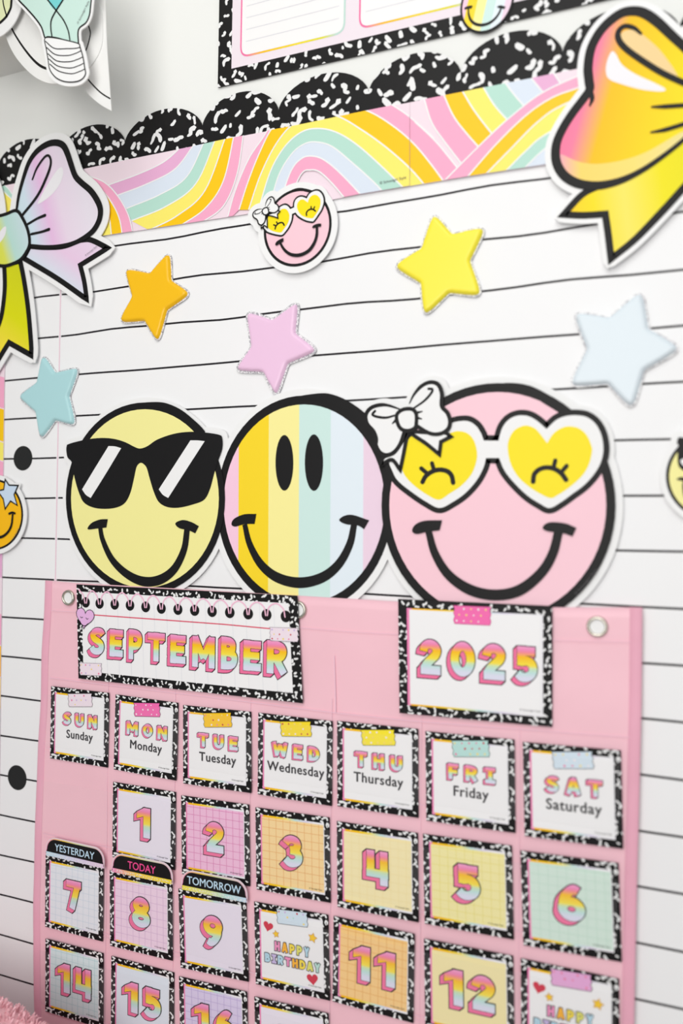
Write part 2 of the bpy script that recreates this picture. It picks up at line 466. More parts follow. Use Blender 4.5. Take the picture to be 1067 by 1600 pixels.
# the border turning down the left side
vb = thing('rainbow_border', 'vertical rainbow border sliver at the left edge of the lined paper', 'border trim', (U(0, 800)[0], 0, 0.75), group='rainbow border strips')
vo = (U(0, 800)[0], 0.75)
xr = U(5, 700, DR)[0]; xl = xr - 0.075; ztop = U(-10, 398, DR)[1]
plate('border_card', ([(xl, 0.75), (xr, 0.75), (xr, ztop), (xl, ztop)], [[0, 1, 2, 3]]), DR - 0.0004, 0.0006, rbm('pale'), vb, vo)
yb = [398, 470, 520, 575, 585]
cyc = ['mint', 'yellow', 'orange', 'pink', 'pale', 'blue', 'purple']
edges = [(330, 'pale'), (420, 'mint'), (470, 'yellow'), (520, 'orange'), (560, 'pale'), (590, 'pink'), (640, 'orange'), (692, 'yellow'), (722, 'pink'), (748, 'pale'), (800, 'blue'), (860, 'purple'), (905, 'pale'),
         (960, 'pink'), (1010, 'orange'), (1060, 'yellow'), (1110, 'mint'), (1160, 'blue'), (1210, 'purple'), (1260, 'pale')]
vclip = [(xl, 0.75), (xr, 0.75), (xr, ztop), (xl, ztop)]
for (y0, c), (y1, _) in zip(edges, edges[1:]):
    if c == 'pale': continue
    za0, za1 = U(3, y0, DR)[1], U(3, y1, DR)[1]
    n = 10; up = []; dn = []
    for i in range(n + 1):
        x = xl + (xr - xl) * i / n; b = 0.03 * ((xr - x) / (xr - xl)) ** 1.2
        up.append((x, za0 + b)); dn.append((x, za1 + b + 0.0012))
    t2 = union([up + dn[::-1]], (), [vclip])
    if t2[1]: flat('rainbow_band', t2, DR - 0.0004 + LAY, rbm(c), vb, vo)

# ------------------------------------------------------------------ generic cutout art
class Art:
    """draws printed layers of a die-cut on the plane dep; f maps photo pixels to (x,z); s scales stroke widths"""
    def __init__(self, th, org, dep, f=None, s=1.0):
        self.th, self.org, self.dep, self.f, self.s, self.n = th, org, dep, f or (lambda p: U(p[0], p[1], dep)), s, 1
        self.sil = []
    def W(self, pts): return [self.f(p) for p in pts]
    def wpx(self, w, at):
        a = self.f((at[0], at[1] - 4)); b = self.f((at[0], at[1] + 4))
        return w * math.hypot(a[0] - b[0], a[1] - b[1]) / 8
    def fill(self, name, pts, m, smooth=True, parent=None, up=1, subs=(), clips=(), sil=0):
        p = self.W(catmull(pts, True, 7) if smooth else [q[:2] for q in pts])
        o = flat(name, union([p], subs, clips), self.dep + LAY * self.n, m, parent or self.th, self.org)
        self.n += up
        if sil:
            self.sil.append(p); self.sil += hquads(p, self.wpx(sil, pts[0]), True)
        return o
    def line(self, name, pts, w, m=None, closed=False, smooth=True, parent=None, up=1, sil=0, caps=True):
        p = self.W(catmull(pts, closed, 7) if smooth else [q[:2] for q in pts])
        at = pts[len(pts) // 2]
        ws = [self.wpx(x, at) for x in w] if isinstance(w, (list, tuple)) else self.wpx(w, at)
        o = flat(name, stroke_t2(p, ws, closed, caps), self.dep + LAY * self.n, m or BLACK, parent or self.th, self.org)
        self.n += up
        if sil: self.halo(p, sil, at, closed)
        return o
    def halo(self, p, w, at, closed=False):
        ww = self.wpx(w, at); self.sil += hquads(p, ww, closed)
        step = max(1, len(p) // 40)
        for i in range(0, len(p), step): self.sil.append(ellipse(p[i][0], p[i][1], ww / 2, ww / 2, 12))
    def group(self, parent, *objs):
        for o in objs: o.parent = parent
    def backing(self, thick, m=WHITE, name='cutout_card', extra=()):
        return plate(name, union(self.sil + list(extra)), self.dep, thick, m, self.th, self.org)

def circ(th_art, cu, cv, ru, rv, n=64):
    """circle in the world through pixel extents"""
    return [(cu + ru * math.cos(2 * math.pi * i / n), cv + rv * math.sin(2 * math.pi * i / n)) for i in range(n)]
def sim(src, dst):
    """similarity taking the 2 world points src to dst"""
    a, b = complex(*src[0]), complex(*src[1]); c, d = complex(*dst[0]), complex(*dst[1])
    k = (d - c) / (b - a)
    return (lambda p: ((lambda w: (w.real, w.imag))(c + k * (complex(*p) - a))), abs(k))

YEL = mat('smiley_yellow', (250, 243, 160), 0.45); PNK = mat('smiley_pink', (254, 208, 220), 0.45); LENS = mat('lens_yellow', (255, 232, 6), 0.45)
STR = [mat('stripe_pink', (254, 208, 230), .45), mat('stripe_gold', (255, 221, 38), .45), mat('stripe_yellow', (255, 245, 160), .45),
       mat('stripe_mint', (210, 238, 232), .45), mat('stripe_blue', (232, 243, 251), .45), mat('stripe_lilac', (243, 216, 234), .45)]
zy = Zm(0, 600, 2.667); zg = Zm(95, 620, 3.952); zr = Zm(330, 580, 2.884); zp = Zm(560, 580, 2.1045); zL = Zm(570, 590, 5.081); zR = Zm(760, 620, 5.081)

def face_disc(a, pts, ring, m, name='smiley_face', halo=0):
    """black disc with a coloured disc inside; pts = outer outline in pixels, ring = ring width in px"""
    o = a.fill('face_outline', pts, BLACK, smooth=False, sil=halo)
    w = a.W(pts); cx = sum(p[0] for p in w) / len(w); cz = sum(p[1] for p in w) / len(w)
    t = a.wpx(ring, pts[0]); r = max(p[0] for p in w) - cx
    k = (r - t) / r
    inner = [(cx + (x - cx) * k, cz + (z - cz) * k) for x, z in w]
    f = flat(name, union([inner]), a.dep + LAY * a.n, m, a.th, a.org); a.n += 1
    return o, f, inner
def yellow_smiley(a, halo, clipn=0):
    pts = circ(a, 228, 779, 124.2, 150)
    ol, f, inn = face_disc(a, pts, 11, YEL, halo=halo)
    ol.parent = f
    a.line('brow_stroke', zg([(470, 50), (540, 48), (640, 55), (740, 100), (840, 180), (880, 220)]), [2, 7, 9, 10, 9, 8], parent=f)
    g = a.fill('sunglasses', zg([(40, 310), (60, 290), (160, 265), (250, 255), (330, 260), (400, 280), (460, 310), (495, 320), (540, 305), (600, 265), (700, 230), (800, 217), (900, 222), (980, 235), (1000, 255),
        (1000, 320), (975, 395), (950, 480), (925, 570), (890, 635), (820, 665), (730, 685), (660, 680), (610, 650), (580, 590), (555, 510), (535, 440), (515, 415), (500, 408), (485, 415), (470, 440), (455, 510), (435, 590),
        (405, 650), (360, 680), (290, 692), (210, 685), (150, 655), (120, 600), (95, 520), (75, 430), (70, 400), (45, 370)]), BLACK, parent=f, sil=halo)
    a.fill('lens_glint', zg([(300, 305, 1), (340, 307), (378, 318, 1), (290, 465), (190, 625, 1), (160, 605), (137, 572, 1), (220, 435)]), WHITE, parent=g, up=0)
    a.fill('lens_glint', zg([(805, 270, 1), (850, 270), (893, 275, 1), (780, 450), (668, 625, 1), (635, 605), (610, 572, 1), (705, 425)]), WHITE, parent=g)
    m = a.line('smile', zy([(420, 590), (432, 650), (470, 730), (530, 790), (600, 822), (670, 815), (730, 770), (770, 690), (783, 605)]), [8, 9, 11, 13, 15, 15, 13, 11, 10], parent=f, caps=False)
    a.fill('smile_corner', zy([(370, 605), (385, 580), (420, 565), (453, 563, 1), (447, 598, 1), (410, 602)]), BLACK, parent=f, up=0)
    a.fill('smile_corner', zy([(735, 580), (765, 567), (800, 575), (832, 592, 1), (817, 622, 1), (790, 610), (750, 600)]), BLACK, parent=f)
    return f
def rainbow_smiley(a, halo):
    pts = circ(a, 476.2, 787, 137.3, 169)
    ol, f, inn = face_disc(a, pts, 13, STR[0], halo=halo); ol.parent = f
    xb = [125, 260, 397, 539, 687]
    for i in range(5):
        x0 = xb[i]; x1 = xb[i + 1] if i < 4 else 900
        q = a.W(zr([(x0 + 1, 60), (x1 + 1, 60), (x1 - 4 if i < 4 else x1, 1200), (x0 - 4, 1200)]))
        flat('face_stripe', union([q], (), [inn]), a.dep + LAY * a.n, STR[i + 1], f, a.org)
    a.n += 1
    a.line('brow_stroke', zr([(380, 122), (440, 118), (520, 120), (600, 150), (690, 215), (750, 290)]), [4, 9, 14, 15, 15, 14], parent=f)
    a.fill('eye', zr(ellipse(331, 413, 40, 125, 20)), BLACK, parent=f, up=0)
    a.fill('eye', zr(ellipse(464, 412, 41, 127, 20)), BLACK, parent=f, up=0)
    a.line('smile', zr([(152, 690), (175, 780), (225, 870), (300, 930), (400, 953), (500, 930), (575, 870), (625, 780), (645, 690)]), [9, 11, 14, 16, 17, 16, 14, 12, 10], parent=f, caps=False)
    a.fill('smile_corner', zr([(93, 690), (105, 665), (150, 645), (205, 643, 1), (197, 688, 1), (150, 690), (110, 700)]), BLACK, parent=f, up=0)
    a.fill('smile_corner', zr([(578, 672), (600, 652), (640, 648), (713, 672, 1), (690, 712, 1), (660, 695), (610, 690)]), BLACK, parent=f)
    return f
def pink_smiley(a, halo):
    pts = circ(a, 779.5, 790, 182.5, 191)
    ol, f, inn = face_disc(a, pts, 14, PNK, halo=halo); ol.parent = f
    a.line('brow_stroke', zp([(420, 55), (490, 48), (560, 62), (630, 100), (690, 140)]), [3, 8, 13, 15, 13], parent=f)
    # heart glasses: white frame with black contour
    fr = zL([(640, 470), (640, 390), (700, 362), (760, 348), (830, 350), (890, 388), (930, 450), (948, 502, 1), (1070, 503)]) + \
        zR([(100, 348, 1), (130, 250), (180, 185), (250, 153), (330, 155), (400, 190), (480, 258, 1), (560, 185), (640, 155), (720, 150), (800, 165), (870, 220), (915, 310), (930, 420), (910, 520), (860, 610), (780, 700), (680, 775),
            (590, 840), (505, 883), (430, 850), (330, 785), (230, 690), (150, 590), (105, 487, 1)]) + \
        zL([(1040, 640), (967, 640, 1), (945, 720), (890, 820), (800, 920), (700, 990), (600, 1035), (500, 990), (380, 910), (270, 820), (225, 740), (200, 660), (250, 560), (400, 480)])
    # contour runs along the visible edge; the right-hand end is drawn thinner
    a.line('glasses_contour', fr, 18, closed=True, parent=f)
    a.sil.append(a.W(catmull(fr, True, 6)))
    if halo:
        ww = a.wpx(18 + halo * 0.55, fr[0]); a.sil += hquads(a.W(catmull(fr, True, 6)), ww, True)
    g = a.fill('heart_glasses', fr, WHITE, parent=f)
    a.fill('heart_lens', zR([(175, 430), (180, 350), (220, 275), (280, 238), (330, 232), (390, 255), (440, 310), (485, 370, 1), (530, 300), (590, 255), (660, 237), (740, 255), (800, 310), (835, 390), (840, 440), (815, 540), (760, 630),
        (660, 720), (570, 780), (515, 805), (440, 775), (350, 720), (260, 640), (200, 540)]), LENS, parent=g, up=0)
    a.fill('heart_lens', zL([(640, 460), (690, 440), (750, 427), (820, 445), (870, 500), (895, 590), (890, 670), (850, 770), (770, 860), (680, 920), (595, 970), (500, 930), (390, 850), (320, 770), (300, 690), (330, 590), (375, 470), (520, 500)]), LENS, parent=g)
    for z_, arc, l1, l2 in ((zL, [(465, 830), (490, 785), (540, 748), (600, 733), (660, 745), (695, 780), (707, 835)], [(540, 682), (556, 735)], [(455, 722), (505, 765)]),
                            (zR, [(375, 675), (385, 615), (430, 575), (490, 563), (550, 577), (600, 612), (635, 660)], [(550, 508), (537, 560)], [(640, 550), (598, 600)])):
        e = a.line('closed_eye', z_(arc), 7.4, parent=g)
        a.line('eyelash', z_(l1), 6.6, parent=g, up=0, smooth=False); a.line('eyelash', z_(l2), 6.6, parent=g, up=0, smooth=False)
    a.n += 1
    a.line('smile', zp([(233, 525), (255, 600), (300, 670), (370, 718), (450, 735), (530, 720), (600, 665), (640, 600), (660, 525)]), [11, 13, 15, 17, 17, 17, 15, 14, 13], parent=f, caps=False)
    a.fill('smile_corner', zp([(180, 525), (190, 505), (220, 492), (278, 490, 1), (270, 523, 1), (230, 528), (195, 535)]), BLACK, parent=f, up=0)
    a.fill('smile_corner', zp([(608, 512), (630, 497), (680, 500), (718, 515, 1), (705, 543, 1), (675, 533), (620, 525)]), BLACK, parent=f)
    # ribbon bow over the left lens
    lt = [(345, 435), (320, 590), (290, 735, 1), (225, 655), (140, 695, 1), (160, 635), (240, 600), (300, 520)]
    rt = [(380, 440), (500, 530), (600, 612, 1), (612, 512, 1), (690, 472, 1), (640, 440), (520, 440)]
    b = a.fill('ribbon_tail', zL(lt), WHITE, parent=f, up=0, sil=halo * 0.8); a.fill('ribbon_tail', zL(rt), WHITE, parent=f)
    a.line('ribbon_contour', zL(lt), 6, closed=True, parent=f, up=0); a.line('ribbon_contour', zL(rt), 6, closed=True, parent=f)
    rl = [(380, 250, 1), (365, 210, 1), (400, 140), (460, 72), (530, 42), (590, 60), (620, 130), (620, 230), (665, 285), (685, 350), (670, 410), (620, 445), (560, 453), (500, 435), (420, 385, 1)]
    ll = [(300, 260, 1), (200, 226), (130, 222), (60, 245), (20, 300), (30, 370), (80, 430), (102, 490), (100, 540), (130, 595), (180, 618), (240, 595), (290, 530), (325, 430, 1)]
    a.fill('ribbon_loop', zL(rl), WHITE, parent=f, up=0, sil=halo); a.fill('ribbon_loop', zL(ll), WHITE, parent=f, sil=halo)
    a.line('ribbon_contour', zL(rl[1:]), [2, 6, 6.5, 6.5, 6.5, 6.5, 6, 6], parent=f, up=0); a.line('ribbon_contour', zL(ll), [2, 6, 6.5, 6.5, 6.5, 6.5, 6, 6], parent=f, up=0)
    a.line('ribbon_crease', zL([(395, 250), (480, 190), (535, 130), (545, 98), (515, 94)]), [3, 4, 4, 4], parent=f, up=0)
    a.line('ribbon_crease', zL([(245, 305), (180, 322), (110, 315), (72, 297), (92, 270)]), [3, 4, 4, 4], parent=f, up=0)
    for l in ([(415, 285), (465, 273)], [(420, 322), (460, 332)], [(255, 345), (230, 368)]): a.line('ribbon_crease', zL(l), [5, 2], parent=f, up=0, smooth=False)
    a.n += 1
    kn = [(265, 300), (315, 258), (385, 255), (417, 290), (420, 350), (410, 400), (360, 425), (305, 415), (273, 370)]
    k = a.fill('ribbon_knot', zL(kn), WHITE, parent=f); a.line('ribbon_contour', zL(kn), 6, closed=True, parent=f)
    return f

# ------------------------------------------------------------------ trio of smileys
DT = 0.0045
o = U(476, 1000, DT)
trio = thing('smiley_trio_cutout', 'large die-cut of three smiley faces side by side above the calendar', 'cutout', (o[0], 0, o[1]))
a = Art(trio, o, DT)
f2 = rainbow_smiley(a, 22); f1 = yellow_smiley(a, 16); f3 = pink_smiley(a, 22)
f1['label'] = 'pale yellow smiley wearing black sunglasses'; f2['label'] = 'rainbow striped smiley with oval eyes'; f3['label'] = 'pink smiley with yellow heart glasses and white bow'
a.backing(0.0012)
t2 = text_mesh('© Schoolgirl Style', 0.0034)
p0 = U(902, 930, DT); flat('small_print', xf(t2, 1, p0[0], p0[1], 0.9), DT + LAY * (a.n + 1), INK, trio, o)

# small copies of the same artwork
def small_copy(name, label, art, src_px, dst_px, dep, halo, anchor):
    s0 = [U(u, v, DT) for u, v in src_px]; d0 = [U(u, v, dep) for u, v in dst_px]
    g, k = sim(s0, d0)
    org = g(U(anchor[0], anchor[1], DT))
    th = thing(name, label, 'cutout', (org[0], 0, org[1]))
    b = Art(th, org, dep, lambda p: g(U(p[0], p[1], DT)))
    art(b, halo); b.backing(0.0009)
    return th, b, org
small_copy('smiley_cutout', 'small tilted pink smiley with heart glasses overlapping the rainbow border', pink_smiley,
           [(669.3, 822.3), (876, 826)], [(437.7, 378.2), (496.2, 353.5)], 0.0056, 66, (780, 985))
small_copy('smiley_cutout', 'yellow smiley in black sunglasses cut off by the right edge', yellow_smiley,
           [(105, 695), (140, 824)], [(1060, 683), (1058.5, 748)], 0.0050, 40, (228, 935))

# ------------------------------------------------------------------ orange smiley with star eyes at the left edge
DO = 0.0056
zo = Zm(0, 540, 4.446)
o = U(-4, 868, DO)
th = thing('smiley_cutout', 'orange smiley with blue star eyes at the left edge', 'cutout', (o[0], 0, o[1]))
a = Art(th, o, DO)
ol, f, inn = face_disc(a, circ(a, -9, 804, 45.3, 55.5), 3.6, mat('smiley_orange', (255, 192, 12), .45), halo=14); ol.parent = f
stm = mat('star_eye_blue', (208, 226, 246), .45)
st = zo([(38, 930), (65, 970), (128, 972), (100, 1035), (122, 1110), (75, 1080), (38, 1135), (25, 1065), (-15, 1010), (28, 1000)])
for dx in (0, -40):
    s_ = [(u + dx, v + (3 if dx else 0), 1) for u, v in st]
    e = a.fill('star_eye', s_, stm, smooth=False, parent=f, up=0, sil=9); a.n += 1
    a.line('star_contour', s_, 2.4, closed=True, smooth=False, parent=f)
a.line('smile', zo([(-170, 1170), (-140, 1260), (-80, 1320), (0, 1332), (50, 1305), (82, 1250), (92, 1170)]), [3, 4, 4.4, 4.4, 4, 3.4], parent=f, caps=False)
a.line('smile_corner', zo([(68, 1168), (88, 1160), (106, 1165)]), 3.6, parent=f, up=0)
a.line('smile_corner', zo([(-186, 1168), (-168, 1160), (-150, 1165)]), 3.6, parent=f)
a.backing(0.0009)
t2 = text_mesh('© Schoolgirl Style', 0.0022); p0 = U(20, 846, DO); flat('small_print', xf(t2, 1, p0[0], p0[1], 0.95), DO + LAY * (a.n + 1), INK, th, o)

# ------------------------------------------------------------------ puffy glitter-edged stars
def glitter(name, base):
    m = bpy.data.materials.new(name); m.use_nodes = True; nt = m.node_tree; b = nt.nodes['Principled BSDF']
    tc = nt.nodes.new('ShaderNodeTexCoord'); v = nt.nodes.new('ShaderNodeTexVoronoi'); v.inputs['Scale'].default_value = 1300
    nt.links.new(tc.outputs['Object'], v.inputs['Vector'])
    r = nt.nodes.new('ShaderNodeValToRGB'); r.color_ramp.elements[0].position = 0.25; r.color_ramp.elements[0].color = srgb((165, 163, 170))
    r.color_ramp.elements[1].position = 0.75; r.color_ramp.elements[1].color = srgb((250, 250, 250))
    sx = nt.nodes.new('ShaderNodeSeparateColor'); nt.links.new(v.outputs['Color'], sx.inputs[0])
    nt.links.new(sx.outputs[0], r.inputs['Fac']); nt.links.new(r.outputs['Color'], b.inputs['Base Color'])
    b.inputs['Roughness'].default_value = 0.35
    return m
GLIT = glitter('silver_glitter', 0)
def round_poly(pts, r, n=6):
    out = []; N = len(pts)
    for i in range(N):
        p = Vector(pts[i]); a = Vector(pts[i - 1]); b = Vector(pts[(i + 1) % N]); rr = r[i % len(r)]
        d1 = (a - p).normalized(); d2 = (b - p).normalized()
        ang = d1.angle(d2) / 2; L = min(rr / math.tan(ang), (a - p).length * .45, (b - p).length * .45)
        s = p + d1 * L; e = p + d2 * L
        for k in range(n + 1):
            t = k / n; q = (1 - t) ** 2 * s + 2 * t * (1 - t) * p + t * t * e
            out.append((q.x, q.y))
    return out
def inset(p, d):
    out = []; N = len(p)
    for i in range(N):
        a = Vector(p[i - 1]); b = Vector(p[(i + 1) % N]); t = (b - a).normalized()
        out.append((p[i][0] - t.y * d, p[i][1] + t.x * d))
    return out
def star(label, zm, tips, notches, col, dep=0.0030, glit=1.0):
    T = [U(u, v, dep) for u, v in zm(tips)]; N = [U(u, v, dep) for u, v in zm(notches)]
    c = (sum(p[0] for p in T) / 5, sum(p[1] for p in T) / 5)
    T = [(c[0] + (p[0] - c[0]) * 1.14, c[1] + (p[1] - c[1]) * 1.14) for p in T]
    N = [(c[0] + (p[0] - c[0]) * 0.985, c[1] + (p[1] - c[1]) * 0.985) for p in N]
    poly = []
    for i in range(5): poly += [T[i], N[i]]
    poly = poly[::-1]     # counter-clockwise in x,z
    if sum(poly[i - 1][0] * poly[i][1] - poly[i][0] * poly[i - 1][1] for i in range(10)) < 0: poly = poly[::-1]
    rr = [0.0034, 0.0070] if poly[0] in N else [0.0070, 0.0034]
    outl = round_poly(poly, rr, 6)
    org = (c[0], min(p[1] for p in outl))
    th = thing('star_cutout', label, 'star', (org[0], 0, org[1]), group='puffy stars on the lined paper')
    plate('glitter_edge', union([outl]), dep, 0.0010, GLIT, th, org)
    pl = inset(outl, 0.0014 * glit)
    for _ in range(2): pl = [((pl[i - 1][0] + 2 * pl[i][0] + pl[(i + 1) % len(pl)][0]) / 4, (pl[i - 1][1] + 2 * pl[i][1] + pl[(i + 1) % len(pl)][1]) / 4) for i in range(len(pl))]
    dense = []
    for p, q in zip(pl, pl[1:] + pl[:1]):
        m_ = max(1, int(math.hypot(q[0] - p[0], q[1] - p[1]) / 0.0014))
        dense += [(p[0] + (q[0] - p[0]) * k / m_, p[1] + (q[1] - p[1]) * k / m_) for k in range(m_)]
    def dist(x, z):
        best = 1e9
        for p, q in zip(dense, dense[1:] + dense[:1]):
            ex, ez = q[0] - p[0], q[1] - p[1]; L2 = ex * ex + ez * ez
            t = max(0, min(1, ((x - p[0]) * ex + (z - p[1]) * ez) / L2)) if L2 else 0
            best = min(best, (x - p[0] - ex * t) ** 2 + (z - p[1] - ez * t) ** 2)
        return math.sqrt(best)
    def inside(x, z):
        c_ = False
        for p, q in zip(dense, dense[1:] + dense[:1]):
            if (p[1] > z) != (q[1] > z) and x < (q[0] - p[0]) * (z - p[1]) / (q[1] - p[1]) + p[0]: c_ = not c_
        return c_
    bx = bbox(dense); g_s = 0.0011; extra = []
    for i in range(int((bx[1] - bx[0]) / g_s) + 1):
        for j in range(int((bx[3] - bx[2]) / g_s) + 1):
            x, z = bx[0] + (i + (.5 if j % 2 else 0)) * g_s, bx[2] + j * g_s
            if inside(x, z) and dist(x, z) > 0.0005: extra.append((x, z))
    PV = [Vector((x * 1000, z * 1000)) for x, z in dense + extra]
    r = delaunay_2d_cdt(PV, [], [list(range(len(dense)))], 1, 1e-5, True)
    F = [list(f) for f, of in zip(r[2], r[5]) if of]
    V = []
    for v in r[0]:
        x, z = v.x / 1000, v.y / 1000; d = dist(x, z); w_ = 0.0036
        u_ = min(1.0, d / w_); h = 0.0006 + 0.0026 * math.sqrt(max(0, 1 - (1 - u_) ** 2))
        if d < 1e-6: h = 0.0
        V.append((x - org[0], -(dep + h), z - org[1]))
    mk('puffy_star', V, F, mat('star_' + label.split()[0], col, 0.33, spec=0.45), th, smooth=True)
star('orange puffy star with silver glitter edge', Zm(180, 380, 8.208), [(690, 130), (945, 650), (545, 1250), (65, 1000), (140, 340)], [(735, 470), (680, 870), (375, 1015), (212, 690), (450, 370)], (255, 197, 6), glit=0.75)
star('pink puffy star with silver glitter edge', Zm(360, 465, 7.113), [(750, 50), (960, 590), (510, 1085), (65, 800), (190, 165)], [(745, 385), (655, 750), (355, 850), (215, 545), (470, 225)], (246, 205, 235), glit=1.25)
star('yellow puffy star with silver glitter edge', Zm(600, 325, 6.276), [(490, 70), (985, 200), (945, 850), (400, 1045), (110, 570)], [(675, 240), (860, 520), (645, 850), (345, 750), (355, 385)], (255, 240, 62), glit=0.8)
star('blue very pale puffy star at the right', Zm(880, 450, 5.706), [(690, 45), (1020, 540), (610, 1060), (75, 860), (105, 230)], [(775, 355), (735, 745), (390, 870), (195, 545), (410, 250)], (224, 235, 242), glit=0.7)
star('teal puffy star beside the pastel bow', Zm(20, 550, 8.89), [(430, 60), (905, 235), (860, 1005), (400, 1195), (105, 620)], [(600, 270), (800, 620), (600, 965), (318, 850), (335, 410)], (180, 224, 228), glit=0.75)

# ------------------------------------------------------------------ big bow cutouts
DB = 0.0062
def mirror_px(f, axis_px, dep):
    """reflect a mapped point about the vertical line through the knot"""
    ax = U(axis_px[0], axis_px[1], dep)[0]
    return lambda p: (2 * ax - f(p)[0], f(p)[1])
# pastel bow (left); zoom frames
zA = Zm(0, 190, 5.616); zB = Zm(0, 360, 5.616)
PAST = ramp_mat('pastel_loop', [(0.0, (205, 232, 236)), (0.22, (214, 232, 244)), (0.40, (238, 196, 234)), (0.55, (240, 222, 240)), (0.8, (238, 230, 242)), (1.0, (236, 224, 238))], (0.85, 0, 0.25), 0.0)
PTAIL = ramp_mat('pastel_tail', [(0.0, (196, 230, 228)), (0.35, (222, 232, 244)), (0.6, (240, 208, 236)), (1.0, (236, 222, 240))], (0.6, 0, 0.5), -0.1)
YT = ramp_mat('yellow_tail', [(0.0, (255, 210, 0)), (0.35, (250, 228, 60)), (0.6, (226, 226, 0)), (1.0, (214, 216, 20))], (0.3, 0, 0.8), 0.0)
KN1 = ramp_mat('pastel_knot', [(0.0, (226, 226, 0)), (0.45, (226, 230, 90)), (0.62, (190, 228, 218)), (1.0, (214, 228, 240))], (0.8, 0, 0.25), 0.0)
HI = mat('highlight_print', (244, 242, 246), 0.45)
o = U(15, 560, DB)
th = thing('bow_cutout', 'pastel lilac and yellow bow cutout at the left edge', 'bow', (o[0], 0, o[1]))
def past_loop(a, lm=PAST):
    lp = zA([(150, 780, 1), (170, 650), (210, 500), (260, 360), (330, 262), (420, 202), (500, 188), (560, 215), (598, 290), (628, 380), (665, 480), (720, 540), (800, 610), (860, 700), (885, 780), (872, 870), (820, 960), (740, 1022), (640, 1070),
             (520, 1095), (400, 1100), (280, 1090, 1), (255, 990), (225, 900), (185, 820)])
    L = a.fill('bow_loop', lp, lm)
    a.fill('highlight', zA([(330, 728, 1), (400, 590), (490, 450), (540, 402), (560, 450), (530, 550), (460, 640), (380, 705)]), HI, parent=L)
    a.line('bow_contour', lp[:22], [5, 7, 9, 10.5, 10.5, 10, 9.5, 9.5, 10, 9.5, 9, 6.5, 5.5, 5], parent=L, sil=32)
    a.line('crease', zA([(290, 510), (330, 410), (400, 312), (440, 310), (450, 380), (410, 500), (330, 660), (195, 832)]), [3, 4, 4, 4, 5, 5, 5], parent=L, up=0)
    a.line('crease', zA([(245, 905), (330, 855), (400, 825)]), [4, 4, 5], parent=L, up=0); a.line('crease', zA([(280, 990), (370, 970), (435, 948)]), [4, 4, 5], parent=L)
def past_tails(a, ym):
    t = zB([(265, 140, 1), (400, 150), (560, 140), (710, 85, 1), (800, 85), (945, 155, 1), (850, 215), (705, 305, 1), (740, 450), (762, 605, 1), (500, 420), (210, 245, 1)])
    T = a.fill('bow_tail', t, PTAIL); a.line('bow_contour', t, 8.6, closed=True, parent=T, sil=24)
    t = zB([(180, 270, 1), (215, 450), (250, 700), (275, 1000), (275, 1095, 1), (80, 985, 1), (0, 1115), (-110, 1300, 1), (-130, 1100), (-60, 940), (-5, 820), (25, 700), (45, 500), (40, 300, 1)])
    T = a.fill('bow_tail', t, ym); a.line('bow_contour', t, 8.6, closed=True, parent=T, sil=24)
a = Art(th, o, DB); past_tails(a, YT); past_loop(a)
am = Art(th, o, DB, mirror_px(a.f, (12, 340), DB)); past_loop(am, YT); am.sil and a.sil.extend(am.sil)
kn = zA([(-160, 900), (-60, 850), (60, 815), (150, 785), (205, 850), (252, 960), (266, 1070), (235, 1150), (170, 1225), (40, 1270), (-60, 1230), (-150, 1100)])
a.n = max(a.n, am.n)
K = a.fill('bow_knot', kn, KN1, sil=2); a.line('bow_contour', kn, 5.4, closed=True, parent=K, up=0)
a.fill('highlight', zA([(0, 980), (40, 930), (62, 930), (55, 990), (20, 1050), (-20, 1080), (-30, 1040)]), HI, parent=K)
t2 = text_mesh('© Schoolgirl Style', 0.0022); p0 = U(135, 401, DB); flat('small_print', xf(t2, 1, p0[0], p0[1], 0.5), DB + LAY * (a.n + 1), INK, th, o)
a.backing(0.0010)

# bright bow (right)
zC = Zm(850, 0, 4.917); zD = Zm(850, 200, 4.917)
BRT = ramp_mat('bright_loop', [(0.0, (252, 118, 160)), (0.20, (253, 130, 165)), (0.36, (255, 196, 8)), (0.60, (255, 212, 0)), (0.85, (250, 226, 0)), (1.0, (238, 222, 30))], (0.92, 0, -0.30), 0.17)
BT = ramp_mat('bright_tail', [(0.0, (255, 204, 24)), (0.25, (253, 226, 10)), (0.45, (254, 234, 100)), (0.7, (244, 230, 0)), (1.0, (236, 226, 0))], (0.9, 0, 0.1), 0.0)
BBAND = ramp_mat('bright_band', [(0.0, (248, 170, 190)), (0.18, (253, 218, 110)), (0.6, (252, 226, 120)), (1.0, (240, 226, 150))], (1, 0, 0), 0.0)
PEACH = mat('pale_peach', (246, 212, 150), 0.45)
o = U(1090, 420, DB)
th = thing('bow_cutout', 'bright pink, orange and yellow bow cutout at the upper right', 'bow', (o[0], 0, o[1]))
